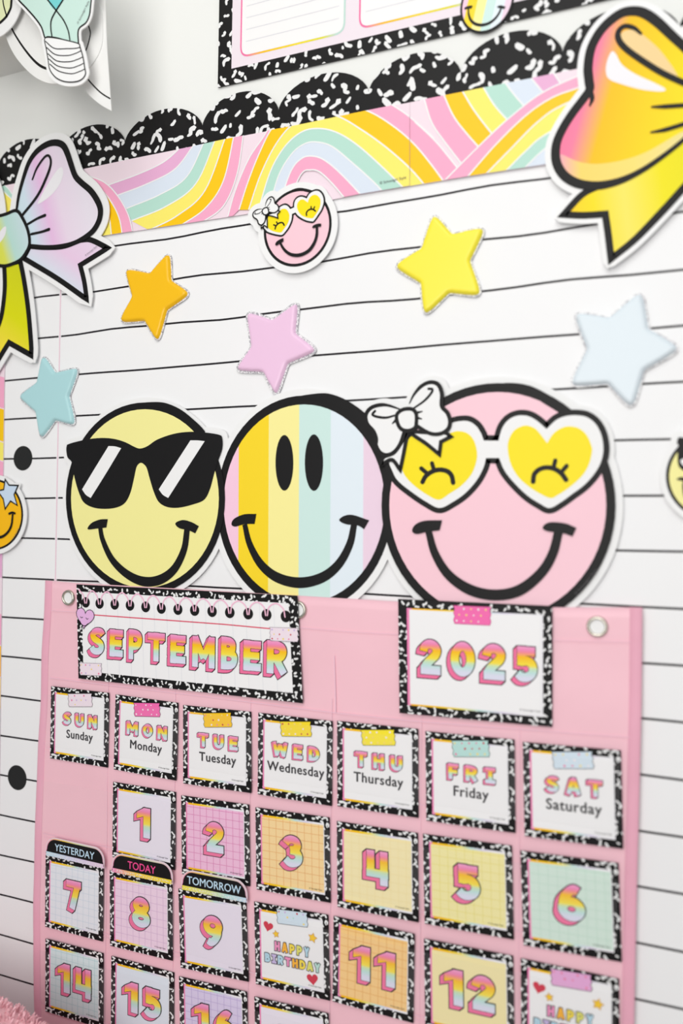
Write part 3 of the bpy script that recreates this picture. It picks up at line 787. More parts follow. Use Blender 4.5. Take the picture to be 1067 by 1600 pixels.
def bright_loop(a):
    lp = zC([(1230, 560, 1), (1110, 400), (980, 275), (870, 172), (780, 110), (700, 88), (600, 102), (500, 170), (420, 260), (360, 380), (338, 520), (345, 620), (350, 690), (300, 765), (220, 870), (150, 980), (100, 1090), (88, 1190),
             (105, 1275), (155, 1350), (235, 1402), (330, 1425), (450, 1424), (600, 1385), (750, 1312), (900, 1212), (1067, 1080), (1200, 950, 1)])
    L = a.fill('bow_loop', lp, BRT)
    a.fill('highlight', zD([(122, 205), (250, 255), (400, 278), (600, 250), (800, 180), (1067, 30), (1067, 90), (900, 225), (700, 338), (500, 412), (350, 428), (220, 395), (140, 310)]), BBAND, parent=L, up=0)
    a.fill('inner_patch', zC([(590, 300), (600, 255), (650, 232), (700, 237), (760, 272), (900, 400), (1030, 600), (900, 555), (720, 440)]), PEACH, parent=L, up=0)
    a.fill('highlight', zC([(518, 400), (550, 415), (600, 500), (700, 570), (850, 640), (930, 685), (900, 705), (750, 690), (600, 650), (500, 610), (475, 550), (485, 470)]), HI, parent=L)
    a.line('bow_contour', lp, [11, 13, 14.5, 14.5, 14.5, 14, 14, 13.5, 13.5, 13.5, 14, 14, 14, 13, 9, 7, 6], parent=L, sil=33)
    a.line('crease', zC([(352, 690), (370, 760), (352, 815)]), [8, 7, 3], parent=L)
    a.line('crease', zC([(745, 262), (690, 218), (620, 205), (575, 240), (570, 300), (620, 370), (740, 460), (900, 560), (1067, 638), (1180, 680)]), [4, 7, 8, 9, 9, 9, 9, 9], parent=L, up=0)
    a.line('crease', zC([(828, 825), (930, 822), (1080, 812)]), [3, 7, 7], parent=L, up=0); a.line('crease', zC([(822, 1020), (930, 1000), (1080, 955)]), [3, 7, 7], parent=L)
def bright_tail(a):
    t = zD([(420, 445, 1), (290, 515), (150, 665, 1), (300, 672), (470, 662, 1), (490, 800), (515, 1005, 1), (700, 855), (900, 650), (1067, 465), (1230, 270, 1), (1180, -20, 1), (1067, 95), (750, 335), (560, 420)])
    T = a.fill('bow_tail', t, BT); a.line('bow_contour', t, [11, 11, 11, 11, 11, 11, 11, 11, 12, 12, 9, 6, 5, 5, 6, 8], closed=True, parent=T, sil=26)
a = Art(th, o, DB); bright_tail(a); bright_loop(a)
AX = (1112, 150)
am = Art(th, o, DB, mirror_px(a.f, AX, DB)); bright_tail(am); bright_loop(am); a.sil.extend(am.sil); a.n = max(a.n, am.n)
kn = zC([(1150, 640), (1200, 560), (1290, 530), (1380, 560), (1430, 650), (1420, 900), (1370, 1010), (1290, 1030), (1210, 1000), (1150, 880)])
K = a.fill('bow_knot', kn, BT, sil=2); a.line('bow_contour', kn, 9, closed=True, parent=K)
a.backing(0.0010)

# ------------------------------------------------------------------ poster above the border
DP = 0.0020
c0 = U(340, 136.6, DP); c1 = U(944, 0, DP)
ang = math.atan2(c1[1] - c0[1], c1[0] - c0[0])
th = thing('chart_poster', 'speckle-bordered note poster above the scalloped border', 'poster', (c0[0], 0, c0[1]), ang)
def ploc(u, v, dep=DP):
    x, z = U(u, v, dep); q = rot2([(x - c0[0], z - c0[1])], -ang)[0]; return q
PWd, PHt = 0.56, 0.42
outer = [(0, 0), (PWd, 0), (PWd, PHt), (0, PHt)]
plate('poster_card', (outer, [[0, 1, 2, 3]]), DP, 0.0006, BLACK, th)
i0 = ploc(361.6, 107.5)
inner = [i0, (PWd - i0[0], i0[1]), (PWd - i0[0], PHt - i0[1]), (i0[0], PHt - i0[1])]
rnd = random.Random(3)
bl = blobs(0, PWd, 0, i0[1] * 1.2, 0.0088, rnd) + blobs(0, i0[0] * 1.1, 0.02, PHt, 0.0088, rnd) + blobs(PWd - i0[0], PWd, 0.02, PHt, 0.0088, rnd) + blobs(0, PWd, PHt - i0[1], PHt, 0.0088, rnd)
flat('speckle_print', union(bl, [inner], [outer]), DP + LAY, SPW, th)
flat('poster_ground', (inner, [[0, 1, 2, 3]]), DP + LAY, mat('poster_ground', (242, 230, 238), .5), th)
RBX = ramp_mat('note_frame', [(0, (246, 120, 170)), (0.06, (246, 120, 170)), (0.22, (255, 196, 20)), (0.55, (250, 226, 40)), (0.8, (232, 228, 60)), (0.92, (196, 226, 216)), (1, (196, 226, 216))], (1, 0, 0.0), 0.0)
b0 = ploc(375.5, 90); pb = ploc(386, 90.5)[1]
n0 = ploc(376, 40)[0]; n1 = ploc(540, 20)[0]; gap = ploc(561, 20)[0] - n1; zb0 = ploc(440, 75.8)[1]
x = n0
while x + (n1 - n0) < PWd - i0[0]:
    w = n1 - n0
    rc = round_poly([(x, zb0), (x + w, zb0), (x + w, PHt - 0.03), (x, PHt - 0.03)], [0.010], 6)
    fr = flat('note_frame', union([rc]), DP + 2 * LAY, RBX, th)
    flat('note_panel', union([inset(rc, 0.0016)]), DP + 3 * LAY, mat('note_white', (247, 246, 246), .5), fr)
    q = []
    for k in range(1, 9):
        zz = zb0 + 0.003 + k * 0.0105
        q.append([(x + 0.006, zz), (x + w - 0.006, zz), (x + w - 0.006, zz + 0.0005), (x + 0.006, zz + 0.0005)])
    flat('note_rules', union(q), DP + 4 * LAY, mat('rule_grey', (222, 220, 228), .5), fr)
    x += w + gap
# striped smiley printed on the poster edge
s0 = [U(u, v, DT) for u, v in ((380, 813), (555, 813))]; d0 = [U(u, v, DP + 5 * LAY) for u, v in ((731.5, 12.5), (784, 11.5))]
g, k = sim(s0, d0)
ax_ = thing('poster_smiley', 'tmp', 'tmp', (0, 0, 0)); 
b = Art(th, (0, 0), DP + 5 * LAY, lambda p: (lambda w: rot2([(w[0] - c0[0], w[1] - c0[1])], -ang)[0])(g(U(p[0], p[1], DT))))
fpz = rainbow_smiley(b, 0)
bpy.data.objects.remove(ax_)

# ------------------------------------------------------------------ bulb and round cutouts on the soffit
zz_ = Zm(0, 0, 5.616)
DCI = 0.0772
o = U(60, 131, DCI)
th = thing('paper_circle', 'round white cutout with thin black ring behind the light bulb', 'cutout', (o[0], 0, o[1]))
a = Art(th, o, DCI)
ring = zz_([(35, 250), (60, 345), (110, 455), (180, 555), (280, 655), (380, 715), (480, 735), (600, 715), (720, 650), (830, 530), (890, 400), (900, 250), (880, 60), (760, -150), (560, -260), (330, -250), (150, -120), (60, 60)])
W1 = mat('circle_white', (240, 240, 238), 0.55)
w_ = a.W(catmull(ring, True, 7)); plate('cutout_card', union([w_]), DCI, 0.0010, W1, th, o)
a.line('ring_line', zz_([(25, -40), (40, 60), (65, 160), (130, 300), (230, 450), (330, 560), (420, 605), (520, 610), (640, 570), (740, 470), (790, 320), (785, 250), (755, 190)]), [1.8, 2.2, 2.6, 3.2, 4, 3.4, 2.6, 2.4, 2.2, 2], parent=th)
DC2 = 0.0765
o = U(170, 173, DC2 - 0.0012)
th = thing('paper_circle', 'white cutout with curved lower edge and straight right side', 'cutout', (o[0], 0, o[1]))
a = Art(th, o, DC2 - 0.0012)
sh = zz_([(600, 600, 1), (715, 742), (800, 850), (900, 930), (985, 977, 1), (965, 700), (945, 400), (930, 0), (925, -250, 1), (600, -250, 1)])
w_ = a.W(catmull(sh, True, 7)); plate('cutout_card', union([w_]), DC2 - 0.0002, 0.0005, W1, th, o)
a.dep = DC2 - 0.0002
a.line('ring_line', zz_([(700, 590), (770, 690), (850, 780), (910, 832), (972, 870)]), 2.2, parent=th)
def bulb(label, mapf, dep, col):
    o = U(*mapf([(640, 750)])[0][:2], dep)
    th = thing('bulb_cutout', label, 'cutout', (o[0], 0, o[1]))
    a = Art(th, o, dep)
    gl = mapf([(395, 330), (365, 240), (310, 160), (235, 75), (150, -20), (80, -160), (80, -330), (180, -480), (350, -560), (540, -550), (700, -450), (790, -290), (810, -120), (795, 60), (785, 135), (755, 200), (690, 262), (690, 395, 1), (600, 365), (500, 335), (420, 325)])
    G = a.fill('bulb_glass', gl, mat(col[0], col[1], 0.45), sil=10)
    a.line('bulb_contour', gl, 2.6, closed=True, parent=G, up=0)
    a.fill('bulb_core', mapf([(415, -20), (485, 85), (560, -20), (490, -90)]), mat(col[0] + '_core', col[2], .45), parent=G)
    a.line('filament', mapf([(350, -90), (420, 0), (500, 100), (560, 180), (600, 270), (615, 350)]), 2.2, parent=G, up=0)
    a.line('filament', mapf([(620, -110), (555, 0), (485, 110), (452, 180), (448, 250), (458, 320)]), [2.6, 3, 3, 2.4, 2.2], parent=G)
    bs = mapf([(398, 340), (410, 430), (425, 520), (440, 610), (490, 680), (560, 715), (640, 722), (710, 705), (752, 655), (745, 590), (730, 500), (705, 415), (690, 385), (600, 360), (480, 335)])
    Bs = a.fill('screw_base', bs, WHITE, sil=12); a.line('base_contour', bs, 1.7, closed=True, parent=Bs, up=0)
    for i, (l, m_, r, yl, yr) in enumerate(((402, 560, 703, 365, 420), (412, 570, 712, 420, 450), (425, 580, 725, 475, 505), (432, 590, 735, 520, 560), (440, 600, 745, 565, 610))):
        a.line('thread', mapf([(l, yl), ((l + m_) / 2, yl + 62), (m_ + 30, yr + 40 if i else yr + 10), ((m_ + r) / 2 + 30, yr + 20 if i else yr + 8), (r, yr)]), 1.6, parent=Bs, up=0)
    a.backing(0.0010)
    t2 = text_mesh('© Schoolgirl Style', 0.0028); p0 = U(*mapf([(690, 215)])[0][:2], dep); flat('small_print', xf(t2, 1, p0[0], p0[1], 0.95), dep + LAY * (a.n + 1), INK, th, o)
bulb('mint green light bulb cutout in the upper left corner', zz_, 0.090, ('bulb_mint', (205, 234, 224), (120, 212, 214)))
o = U(-20, 60, 0.083)
th = thing('bulb_cutout', 'yellow-green bulb cutout peeking in at the top left edge', 'cutout', (o[0], 0, o[1]))
a = Art(th, o, 0.083)
gl = zz_([(100, 30), (85, 95), (40, 165), (-40, 220), (-200, 240), (-380, 180), (-480, 20), (-480, -200), (-350, -380), (-150, -430), (30, -330), (100, -150)])
G = a.fill('bulb_glass', gl, mat('bulb_lime', (232, 238, 190), .45), sil=1)
a.line('bulb_contour', gl, 4.2, closed=True, parent=G, up=0, sil=40)
a.line('filament', zz_([(25, -60), (30, 30), (50, 110), (62, 150)]), 2.2, parent=G)
a.backing(0.001)

# ------------------------------------------------------------------ chunky 3-D style lettering
GL = {}
def g_(ch, w, *strokes): GL[ch] = (w, strokes)
HT = 0.135
V_ = lambda x, a=0.0, b=1.0: ('l', [(x, a), (x, b)])
H_ = lambda y, a, b: ('l', [(a, y), (b, y)])
S_ = lambda *p: ('s', list(p))
g_('S', .72, S_((.63, .74), (.55, .84), (.38, .865), (.22, .82), (.145, .70), (.21, .59), (.38, .51), (.53, .42), (.57, .29), (.49, .17), (.33, .135), (.17, .17), (.09, .28)))
g_('E', .66, V_(HT), H_(.865, 0, .66), H_(.5, 0, .60), H_(.135, 0, .66))
g_('F', .64, V_(HT), H_(.865, 0, .64), H_(.47, 0, .56))
g_('P', .74, V_(HT), S_((.1, .865), (.36, .865), (.55, .80), (.60, .655), (.53, .51), (.36, .445), (.1, .445)))
g_('R', .78, V_(HT), S_((.1, .865), (.36, .865), (.55, .80), (.60, .665), (.53, .53), (.36, .465), (.1, .465)), ('l', [(.32, .50), (.64, .02)]))
g_('T', .80, H_(.865, 0, .80), V_(.40))
g_('M', .98, V_(.13), V_(.85), ('l', [(.13, .97), (.49, .30)]), ('l', [(.85, .97), (.49, .30)]))
g_('B', .76, V_(HT), S_((.1, .865), (.36, .865), (.50, .80), (.52, .70), (.46, .58), (.1, .53)), S_((.1, .52), (.40, .52), (.57, .43), (.60, .32), (.53, .19), (.36, .135), (.1, .135)))
g_('U', .80, S_((.14, 1), (.14, .70), (.14, .45), (.19, .24), (.30, .15), (.40, .135), (.50, .15), (.61, .24), (.66, .45), (.66, .70), (.66, 1)))
g_('N', .80, V_(.13), V_(.67), ('l', [(.13, .97), (.67, .03)]))
g_('O', .84, ('e', (.42, .5, .285, .365)))
g_('W', 1.1, ('l', [(.10, 1), (.29, .02)]), ('l', [(.29, .06), (.53, .86)]), ('l', [(.53, .86), (.78, .06)]), ('l', [(.78, .02), (.97, 1)]))
g_('D', .80, V_(HT), S_((.1, .865), (.34, .865), (.54, .78), (.64, .60), (.64, .40), (.54, .22), (.34, .135), (.1, .135)))
g_('H', .76, V_(HT), V_(.625), H_(.5, .1, .66))
g_('I', .62, V_(.31), H_(.88, .0, .62), H_(.12, .0, .62))
g_('A', .80, ('l', [(.37, .96), (.11, 0)]), ('l', [(.43, .96), (.69, 0)]), H_(.30, .2, .6), H_(.90, .30, .50))
g_('Y', .74, ('l', [(.11, 1), (.36, .48)]), ('l', [(.63, 1), (.38, .48)]), V_(.37, 0, .52))
g_('0', .76, ('e', (.38, .5, .245, .365)))
g_('1', .56, ('p', [(.27, 0), (.55, 0), (.55, 1), (.27, 1)]), ('p', [(.29, 1), (.0, .84), (.0, .62), (.29, .72)]))
g_('2', .70, S_((.12, .66), (.15, .78), (.28, .865), (.44, .84), (.54, .72), (.51, .58), (.38, .45), (.24, .32), (.17, .20), (.16, .12)), H_(.135, .03, .66))
g_('3', .68, S_((.10, .72), (.17, .82), (.32, .865), (.46, .82), (.51, .70), (.44, .58), (.26, .53)), S_((.26, .53), (.46, .50), (.55, .38), (.52, .23), (.38, .145), (.22, .145), (.09, .25)))
g_('4', .70, V_(.135, .28, 1), V_(.555, 0, 1), H_(.34, 0, .69))
g_('5', .70, H_(.865, .07, .63), V_(.20, .46, 1), S_((.16, .56), (.36, .60), (.52, .52), (.57, .37), (.51, .22), (.36, .14), (.20, .145), (.08, .24)))
g_('6', .70, S_((.55, .80), (.44, .85), (.30, .76), (.18, .58), (.145, .36)), ('e', (.365, .315, .235, .20)))
g_('7', .68, H_(.865, 0, .66), ('l', [(.53, .96), (.27, 0)]))
g_('8', .70, ('e', (.36, .72, .205, .16)), ('e', (.36, .29, .245, .175)))
g_('9', .70, S_((.15, .20), (.26, .15), (.40, .24), (.52, .42), (.555, .64)), ('e', (.345, .685, .235, .20)))
def convex_off(p, o):
    q = []; N = len(p); ar = sum(p[i - 1][0] * p[i][1] - p[i][0] * p[i - 1][1] for i in range(N))
    if ar < 0: p = p[::-1]
    for i in range(N):
        a, b, c = Vector(p[i - 1]), Vector(p[i]), Vector(p[(i + 1) % N])
        n1 = (b - a).normalized(); n2 = (c - b).normalized(); n1 = Vector((n1.y, -n1.x)); n2 = Vector((n2.y, -n2.x))
        k = 1 + n1.dot(n2); q.append(((b + (n1 + n2) * o / max(k, .35)).x, (b + (n1 + n2) * o / max(k, .35)).y))
    return q
def glyph_polys(ch, t=0.27, grow=0.0):
    out = []
    for k, d in GL[ch][1]:
        if k == 'p': out.append(convex_off(d, grow) if grow else d)
        elif k == 'e':
            out += hquads(ellipse(*d, 22), t + 2 * grow, True)
        else:
            p = d if k == 'l' else catmull(d, False, 4)
            if grow:
                s = Vector(p[0]) - Vector(p[1]); s = s.normalized() * grow; e = Vector(p[-1]) - Vector(p[-2]); e = e.normalized() * grow
                p = [(p[0][0] + s.x, p[0][1] + s.y)] + list(p[1:-1]) + [(p[-1][0] + e.x, p[-1][1] + e.y)]
            out += hquads(p, t + 2 * grow)
    return out
_gc = {}
def glyph3d(ch, ext=(-.11, -.10), o=.028, t=.27):
    key = (ch, ext, o, t)
    if key not in _gc:
        sw = lambda g: [hull(list(p) + [(x + ext[0], y + ext[1]) for x, y in p]) for p in glyph_polys(ch, t, g)]
        # unit glyphs are ~1 wide: divide by 1000 so that union() works at its own scale
        sc = lambda ps, k: [[(x * k, y * k) for x, y in p] for p in ps]
        res = []
        for ps in (sw(o), sw(0.0), glyph_polys(ch, t, o * .6), glyph_polys(ch, t, 0)):
            V, T = union(sc(ps, 0.05)); res.append(([(x * 20, z * 20) for x, z in V], T))
        _gc[key] = res
    return _gc[key]
LGRAD = ramp_mat('letter_gradient', [(0, (226, 226, 244)), (0.12, (224, 226, 244)), (0.27, (196, 230, 226)), (0.38, (206, 232, 190)), (0.46, (252, 230, 70)), (0.70, (255, 194, 10)), (0.82, (250, 140, 150)), (0.89, (246, 140, 192)), (1, (249, 168, 208))])
LSIDE = mat('letter_side_pink', (246, 118, 164), .45)
def letter(parent, ch, x, z, h, dep, a=0.0, wide=1.0, name='letter', face=None, ext=(-.11, -.10), o=.028, side=None, t=.27):
    outl, side_, fo, fc = glyph3d(ch, ext, o, t)
    tr = lambda t2: ([(x + px, z + pz) for px, pz in rot2([(vx * h * wide, vz * h) for vx, vz in t2[0]], a)], t2[1])
    b = flat(name, tr(outl), dep, BLACK, parent)
    flat(name + '_side', tr(side_), dep + LAY, side or LSIDE, b)
    flat(name + '_edge', tr(fo), dep + 2 * LAY, BLACK, b)
    flat(name + '_face', tr(fc), dep + 3 * LAY, face or LGRAD, b)
    return b
def word(parent, s, cx, z, h, dep, total=None, gap=.16, a=0.0, name='letter', faces=None, **kw):
    ws = [GL[c][0] for c in s]; n = sum(ws) + gap * (len(s) - 1)
    wide = (total / (n * h)) if total else 1.0
    x = cx - n * h * wide / 2
    for i, c in enumerate(s):
        letter(parent, c, x, z, h, dep, a, wide, name, faces[i % len(faces)] if faces else None, **kw); x += (ws[i] + gap) * h * wide

# ------------------------------------------------------------------ pocket chart
DCH = 0.0066
VIN = mat('pink_vinyl', (252, 200, 212), 0.42, noise=0.03, nscale=25, bump=0.25, bscale=28, spec=0.4)
HEM = mat('pink_hem', (242, 178, 198), 0.45, noise=0.03, nscale=40, bump=0.2, bscale=60)
WELD = mat('weld_line', (247, 204, 220), 0.4)
topc = [(72, 907), (120, 911), (300, 921), (470, 931), (620, 940), (860, 949), (1003, 949)]
lefte = [(72, 907), (66, 1010), (64, 1100), (59, 1190), (57, 1240), (56, 1300), (53, 1400), (52, 1500), (55, 1590)]
righte = [(1003, 949), (1001.5, 1100), (998, 1250), (994, 1400), (990, 1600)]
le = [U(u, v, DCH) for u, v in lefte]; re_ = [U(u, v, DCH) for u, v in righte]
zbot = CAMZ - 0.64
def xat(line, z):
    if z >= line[0][1]: return line[0][0]
    for p, q in zip(line, line[1:]):
        if z >= q[1]: return p[0] + (q[0] - p[0]) * (p[1] - z) / (p[1] - q[1])
    return line[-1][0]
ztop_c = [U(u, v, DCH) for u, v in topc]
def zat(x):
    for p, q in zip(ztop_c, ztop_c[1:]):
        if x <= q[0]: return p[1] + (q[1] - p[1]) * (x - p[0]) / (q[0] - p[0])
    return ztop_c[-1][1]
co = ((le[0][0] + re_[0][0]) / 2, zbot)
chart = thing('pocket_chart', 'pink vinyl calendar pocket chart hanging on the lined paper', 'pocket chart', (co[0], 0, co[1]))
def wave(x, z):
    return 0.0005 * math.sin(x * 23 + z * 9) * math.sin(z * 31 + 1.3) + 0.0003 * math.sin(z * 75 + x * 13)
NX, NZ = 60, 70; V = []; F = []
for j in range(NZ + 1):
    for i in range(NX + 1):
        s = i / NX; t = j / NZ
        zz = zbot + (0.02 + ztop_c[0][1] - zbot) * t
        xl_, xr_ = xat(le, zz), xat(re_, zz); x = xl_ + (xr_ - xl_) * s
        zz = zbot + (zat(x) - zbot) * t
        V.append((x - co[0], -(DCH + wave(x, zz)), zz - co[1]))
n = len(V)
V += [(x, y + 0.0008, z) for x, y, z in V]
for j in range(NZ):
    for i in range(NX):
        q = [j * (NX + 1) + i, j * (NX + 1) + i + 1, (j + 1) * (NX + 1) + i + 1, (j + 1) * (NX + 1) + i]
        F.append(q); F.append([k + n for k in reversed(q)])
ring = [i for i in range(NX + 1)] + [(j * (NX + 1) + NX) for j in range(1, NZ + 1)] + [NZ * (NX + 1) + i for i in range(NX - 1, -1, -1)] + [j * (NX + 1) for j in range(NZ - 1, 0, -1)]
for p, q in zip(ring, ring[1:] + ring[:1]): F.append([q, p, p + n, q + n])
mk('back_panel', V, F, VIN, chart, smooth=True)
# side hems
for line, sgn in ((le, 1), (re_, -1)):
    pts = []; z = line[0][1]
    zz = [line[0][1] - i * (line[0][1] - zbot) / 50 for i in range(51)]
    V = []; F = []
    for k, z in enumerate(zz):
        x0 = xat(line, z) - sgn * 0.0003; x1 = x0 + sgn * 0.0085
        d = DCH + wave(x0, z)
        V += [(x0 - co[0], -(d - 0.001), z - co[1]), (x0 - co[0], -(d + 0.0004), z - co[1]), (x0 + sgn * 0.001 - co[0], -(d + 0.0009), z - co[1]), (x1 - sgn * 0.0008 - co[0], -(d + 0.0009), z - co[1]), (x1 - co[0], -(d + 0.0001), z - co[1])]
    for k in range(50):
        for m_ in range(4): F.append([k * 5 + m_, k * 5 + m_ + 1, k * 5 + m_ + 6, k * 5 + m_ + 5])
    mk('hem', V, F, HEM, chart, smooth=True)
CX0 = -0.5985 + 0.0095; CX1 = -0.050
DD = DCH + 0.0009
colx = [-0.5085, -0.4328, -0.3550, -0.2778, -0.2000, -0.1225]
def rowz(k): return CAMZ - 0.01945595 + (-0.1475 - 0.0830 * k)     # top of the cards of row k
def rel(z): return CAMZ + z
rows_top = [CAMZ - 0.1475, CAMZ - 0.2312, CAMZ - 0.3130, CAMZ - 0.3955, CAMZ - 0.478]
CLEAR = bpy.data.materials.new('clear_vinyl'); CLEAR.use_nodes = True
nt = CLEAR.node_tree; nt.nodes.clear()
outn = nt.nodes.new('ShaderNodeOutputMaterial'); tr = nt.nodes.new('ShaderNodeBsdfTransparent'); gl = nt.nodes.new('ShaderNodeBsdfPrincipled'); mx = nt.nodes.new('ShaderNodeMixShader')
gl.inputs['Base Color'].default_value = (0.9, 0.88, 0.9, 1); gl.inputs['Roughness'].default_value = 0.18
mx.inputs[0].default_value = 0.045
nt.links.new(tr.outputs[0], mx.inputs[1]); nt.links.new(gl.outputs[0], mx.inputs[2]); nt.links.new(mx.outputs[0], outn.inputs['Surface'])
DPOC = 0.0110
def strip_line(name, x0, x1, z, w, m, dep=DD):
    pts = [(x0 + (x1 - x0) * i / 40, z + 0.0004 * math.sin(i * 0.7 + z * 50)) for i in range(41)]
    return flat(name, stroke_t2(pts, w, caps=False), dep, m, chart, co)
for k, zt in enumerate(rows_top[:4]):
    zb = zt - 0.0755
    # pocket: clear sheet welded to the pink panel along its foot
    n = 24; V = []; F = []
    xs_ = [xat(le, zb) + 0.010 + (xat(re_, zb) - 0.012 - xat(le, zb) - 0.010) * i / n for i in range(n + 1)]
    for x in xs_:
        V += [(x - co[0], -DD, zb - 0.001 - co[1]), (x - co[0], -DPOC, zb + 0.003 - co[1]), (x - co[0], -DPOC - 0.0002, zb + 0.052 - co[1])]
    for i in range(n):
        for m_ in range(2): F.append([i * 3 + m_, i * 3 + 3 + m_, i * 3 + 4 + m_, i * 3 + 1 + m_])
    mk('clear_pocket', V, F, CLEAR, chart)
    strip_line('pocket_weld', xs_[0], xs_[-1], zb - 0.0010, 0.0007, WELD, DD + LAY)
    strip_line('pocket_weld', xs_[0], xs_[-1], zb - 0.0042, 0.0003, WELD, DD + LAY)
for x in colx:
    q = []
    z = rows_top[0] - 0.0
    while z > zbot + 0.02:
        q.append([(x - 0.0003, z - 0.0016), (x + 0.0003, z - 0.0016), (x + 0.0003, z), (x - 0.0003, z)]); z -= 0.0024
    flat('column_stitching', union(q), DD + 2 * LAY, WELD, chart, co)
# header pocket seams
def pxline(name, pts, w, m=WELD):
    return flat(name, stroke_t2([U(u, v, DD) for u, v in catmull(pts, False, 6)], w, caps=False), DD + LAY, m, chart, co)
pxline('pocket_weld', [(78, 1059), (200, 1074), (350, 1092), (600, 1122), (860, 1143), (985, 1152)], 0.0008)
pxline('pocket_weld', [(80, 954), (200, 961), (470, 981), (600, 990), (860, 1000), (985, 1003)], 0.0006)
pxline('header_stitching', [(522, 1024), (523.5, 1070), (524.5, 1113)], 0.0009)
# grommets
MET = mat('nickel_grommet', (205, 200, 188), 0.25, metal=0.9)
for (u, v) in ((107, 934), (466, 953), (933, 979)):
    gx, gz = U(u, v, DD); V = []; F = []; NA = 32
    prof = [(0.0051, -0.0006), (0.0053, 0.0012), (0.0062, 0.0018), (0.0072, 0.0014), (0.0077, 0.0002), (0.0077, -0.0004)]
    for i in range(NA):
        t = 2 * math.pi * i / NA
        for r, h in prof: V.append((gx + r * math.cos(t) - co[0], -(DD + h), gz + r * math.sin(t) - co[1]))
    P_ = len(prof)
    for i in range(NA):
        for m_ in range(P_ - 1):
            j = (i + 1) % NA; F.append([i * P_ + m_, i * P_ + m_ + 1, j * P_ + m_ + 1, j * P_ + m_])
    G = mk('grommet', V, F, MET, chart, smooth=True)
    flat('grommet_hole', union([ellipse(gx, gz, 0.0052, 0.0052, 28)]), DD + 0.0001, mat('paper_behind', (243, 243, 243), .5), G, co)

# ------------------------------------------------------------------ calendar cards
CS = 0.070
DCA = DCH + 0.0022      # front of a card
rnd = random.Random(21)
outer = [(-.035, 0), (.035, 0), (.035, .070), (-.035, .070)]
edge = [(-.0300, .0057), (.0300, .0057), (.0300, .0646), (-.0300, .0646)]
panel = [(-.0286, .0074), (.0294, .0074), (.0294, .0630), (-.0286, .0630)]
bl = blobs(-.035, .035, 0, .070, 0.0048, rnd, 1.0)
SPK = union(bl, [edge], [outer])
PEDGE = ramp_mat('card_edge_gradient', [(0, (244, 130, 186)), (0.03, (246, 150, 190)), (0.05, (255, 190, 40)), (0.28, (255, 210, 20)), (0.42, (246, 232, 120)), (0.55, (200, 232, 226)), (0.72, (228, 220, 240)), (0.85, (244, 242, 246)), (1, (244, 242, 246))], (1, 0, 0))
SHARED = {}
def shared(name, build, parent):
    if name not in SHARED:
        SHARED[name] = build(parent); return SHARED[name]
    c = SHARED[name].copy(); COL.objects.link(c); c.parent = parent
    return c
CPRINT = text_mesh('© Schoolgirl Style', 0.00165)
def bb_right(t2, xr, z):
    b = bbox(t2[0]); return xf(t2, 1, xr - b[1], z)
def card(name, label, tl, tr, corners=None, group='calendar cards in the pocket chart', dep=DCA):
    a0 = U(tl[0], tl[1], dep); a1 = U(tr[0], tr[1], dep)
    th_ = math.atan2(a1[1] - a0[1], a1[0] - a0[0])
    if corners:
        ws = [U(u, v, dep) for u, v in corners]; c = (sum(p[0] for p in ws) / 4, sum(p[1] for p in ws) / 4)
        b0, b1 = ws[3], ws[2]; th_ = 0.5 * (th_ + math.atan2(b1[1] - b0[1], b1[0] - b0[0]))
        c = (c[0] + math.sin(th_) * CS / 2, c[1] - math.cos(th_) * CS / 2)
    else:
        m_ = ((a0[0] + a1[0]) / 2, (a0[1] + a1[1]) / 2); c = (m_[0] + math.sin(th_) * CS, m_[1] - math.cos(th_) * CS)
    th = thing(name, label, 'card', (c[0], -dep, c[1]), th_, group)
    shared('card_stock', lambda p: plate('card_stock', (outer, [[0, 1, 2, 3]]), 0.0, 0.0004, BLACK, p), th)
    shared('speckle_print', lambda p: flat('speckle_print', SPK, LAY, SPW, p), th)
    shared('panel_edge', lambda p: flat('panel_edge', (edge, [[0, 1, 2, 3]]), LAY, PEDGE, p), th)
    shared('small_print', lambda p: flat('small_print', bb_right(CPRINT, .0275, .0088), 4 * LAY, mat('card_ink', (50, 46, 50), .5), p), th)
    return th
def grid_t2(step, w):
    q = []; n = 9
    for i in range(1, 10):
        x = panel[0][0] + i * step
        if x < panel[1][0]: q.append([(x, panel[0][1]), (x + w, panel[0][1]), (x + w, panel[2][1]), (x, panel[2][1])])
        z = panel[0][1] + i * step
        if z < panel[2][1]: q.append([(panel[0][0], z), (panel[1][0], z), (panel[1][0], z + w), (panel[0][0], z + w)])
    return union(q)
GRID = grid_t2(0.0067, 0.0004)
def face_panel(th, key, rgb, grid=None):
    p = flat('panel', (panel, [[0, 1, 2, 3]]), 2 * LAY, mat('panel_' + key, rgb, .45), th)
    if grid: flat('grid_lines', GRID, 3 * LAY, mat('grid_' + key, grid, .45), p)
    return p
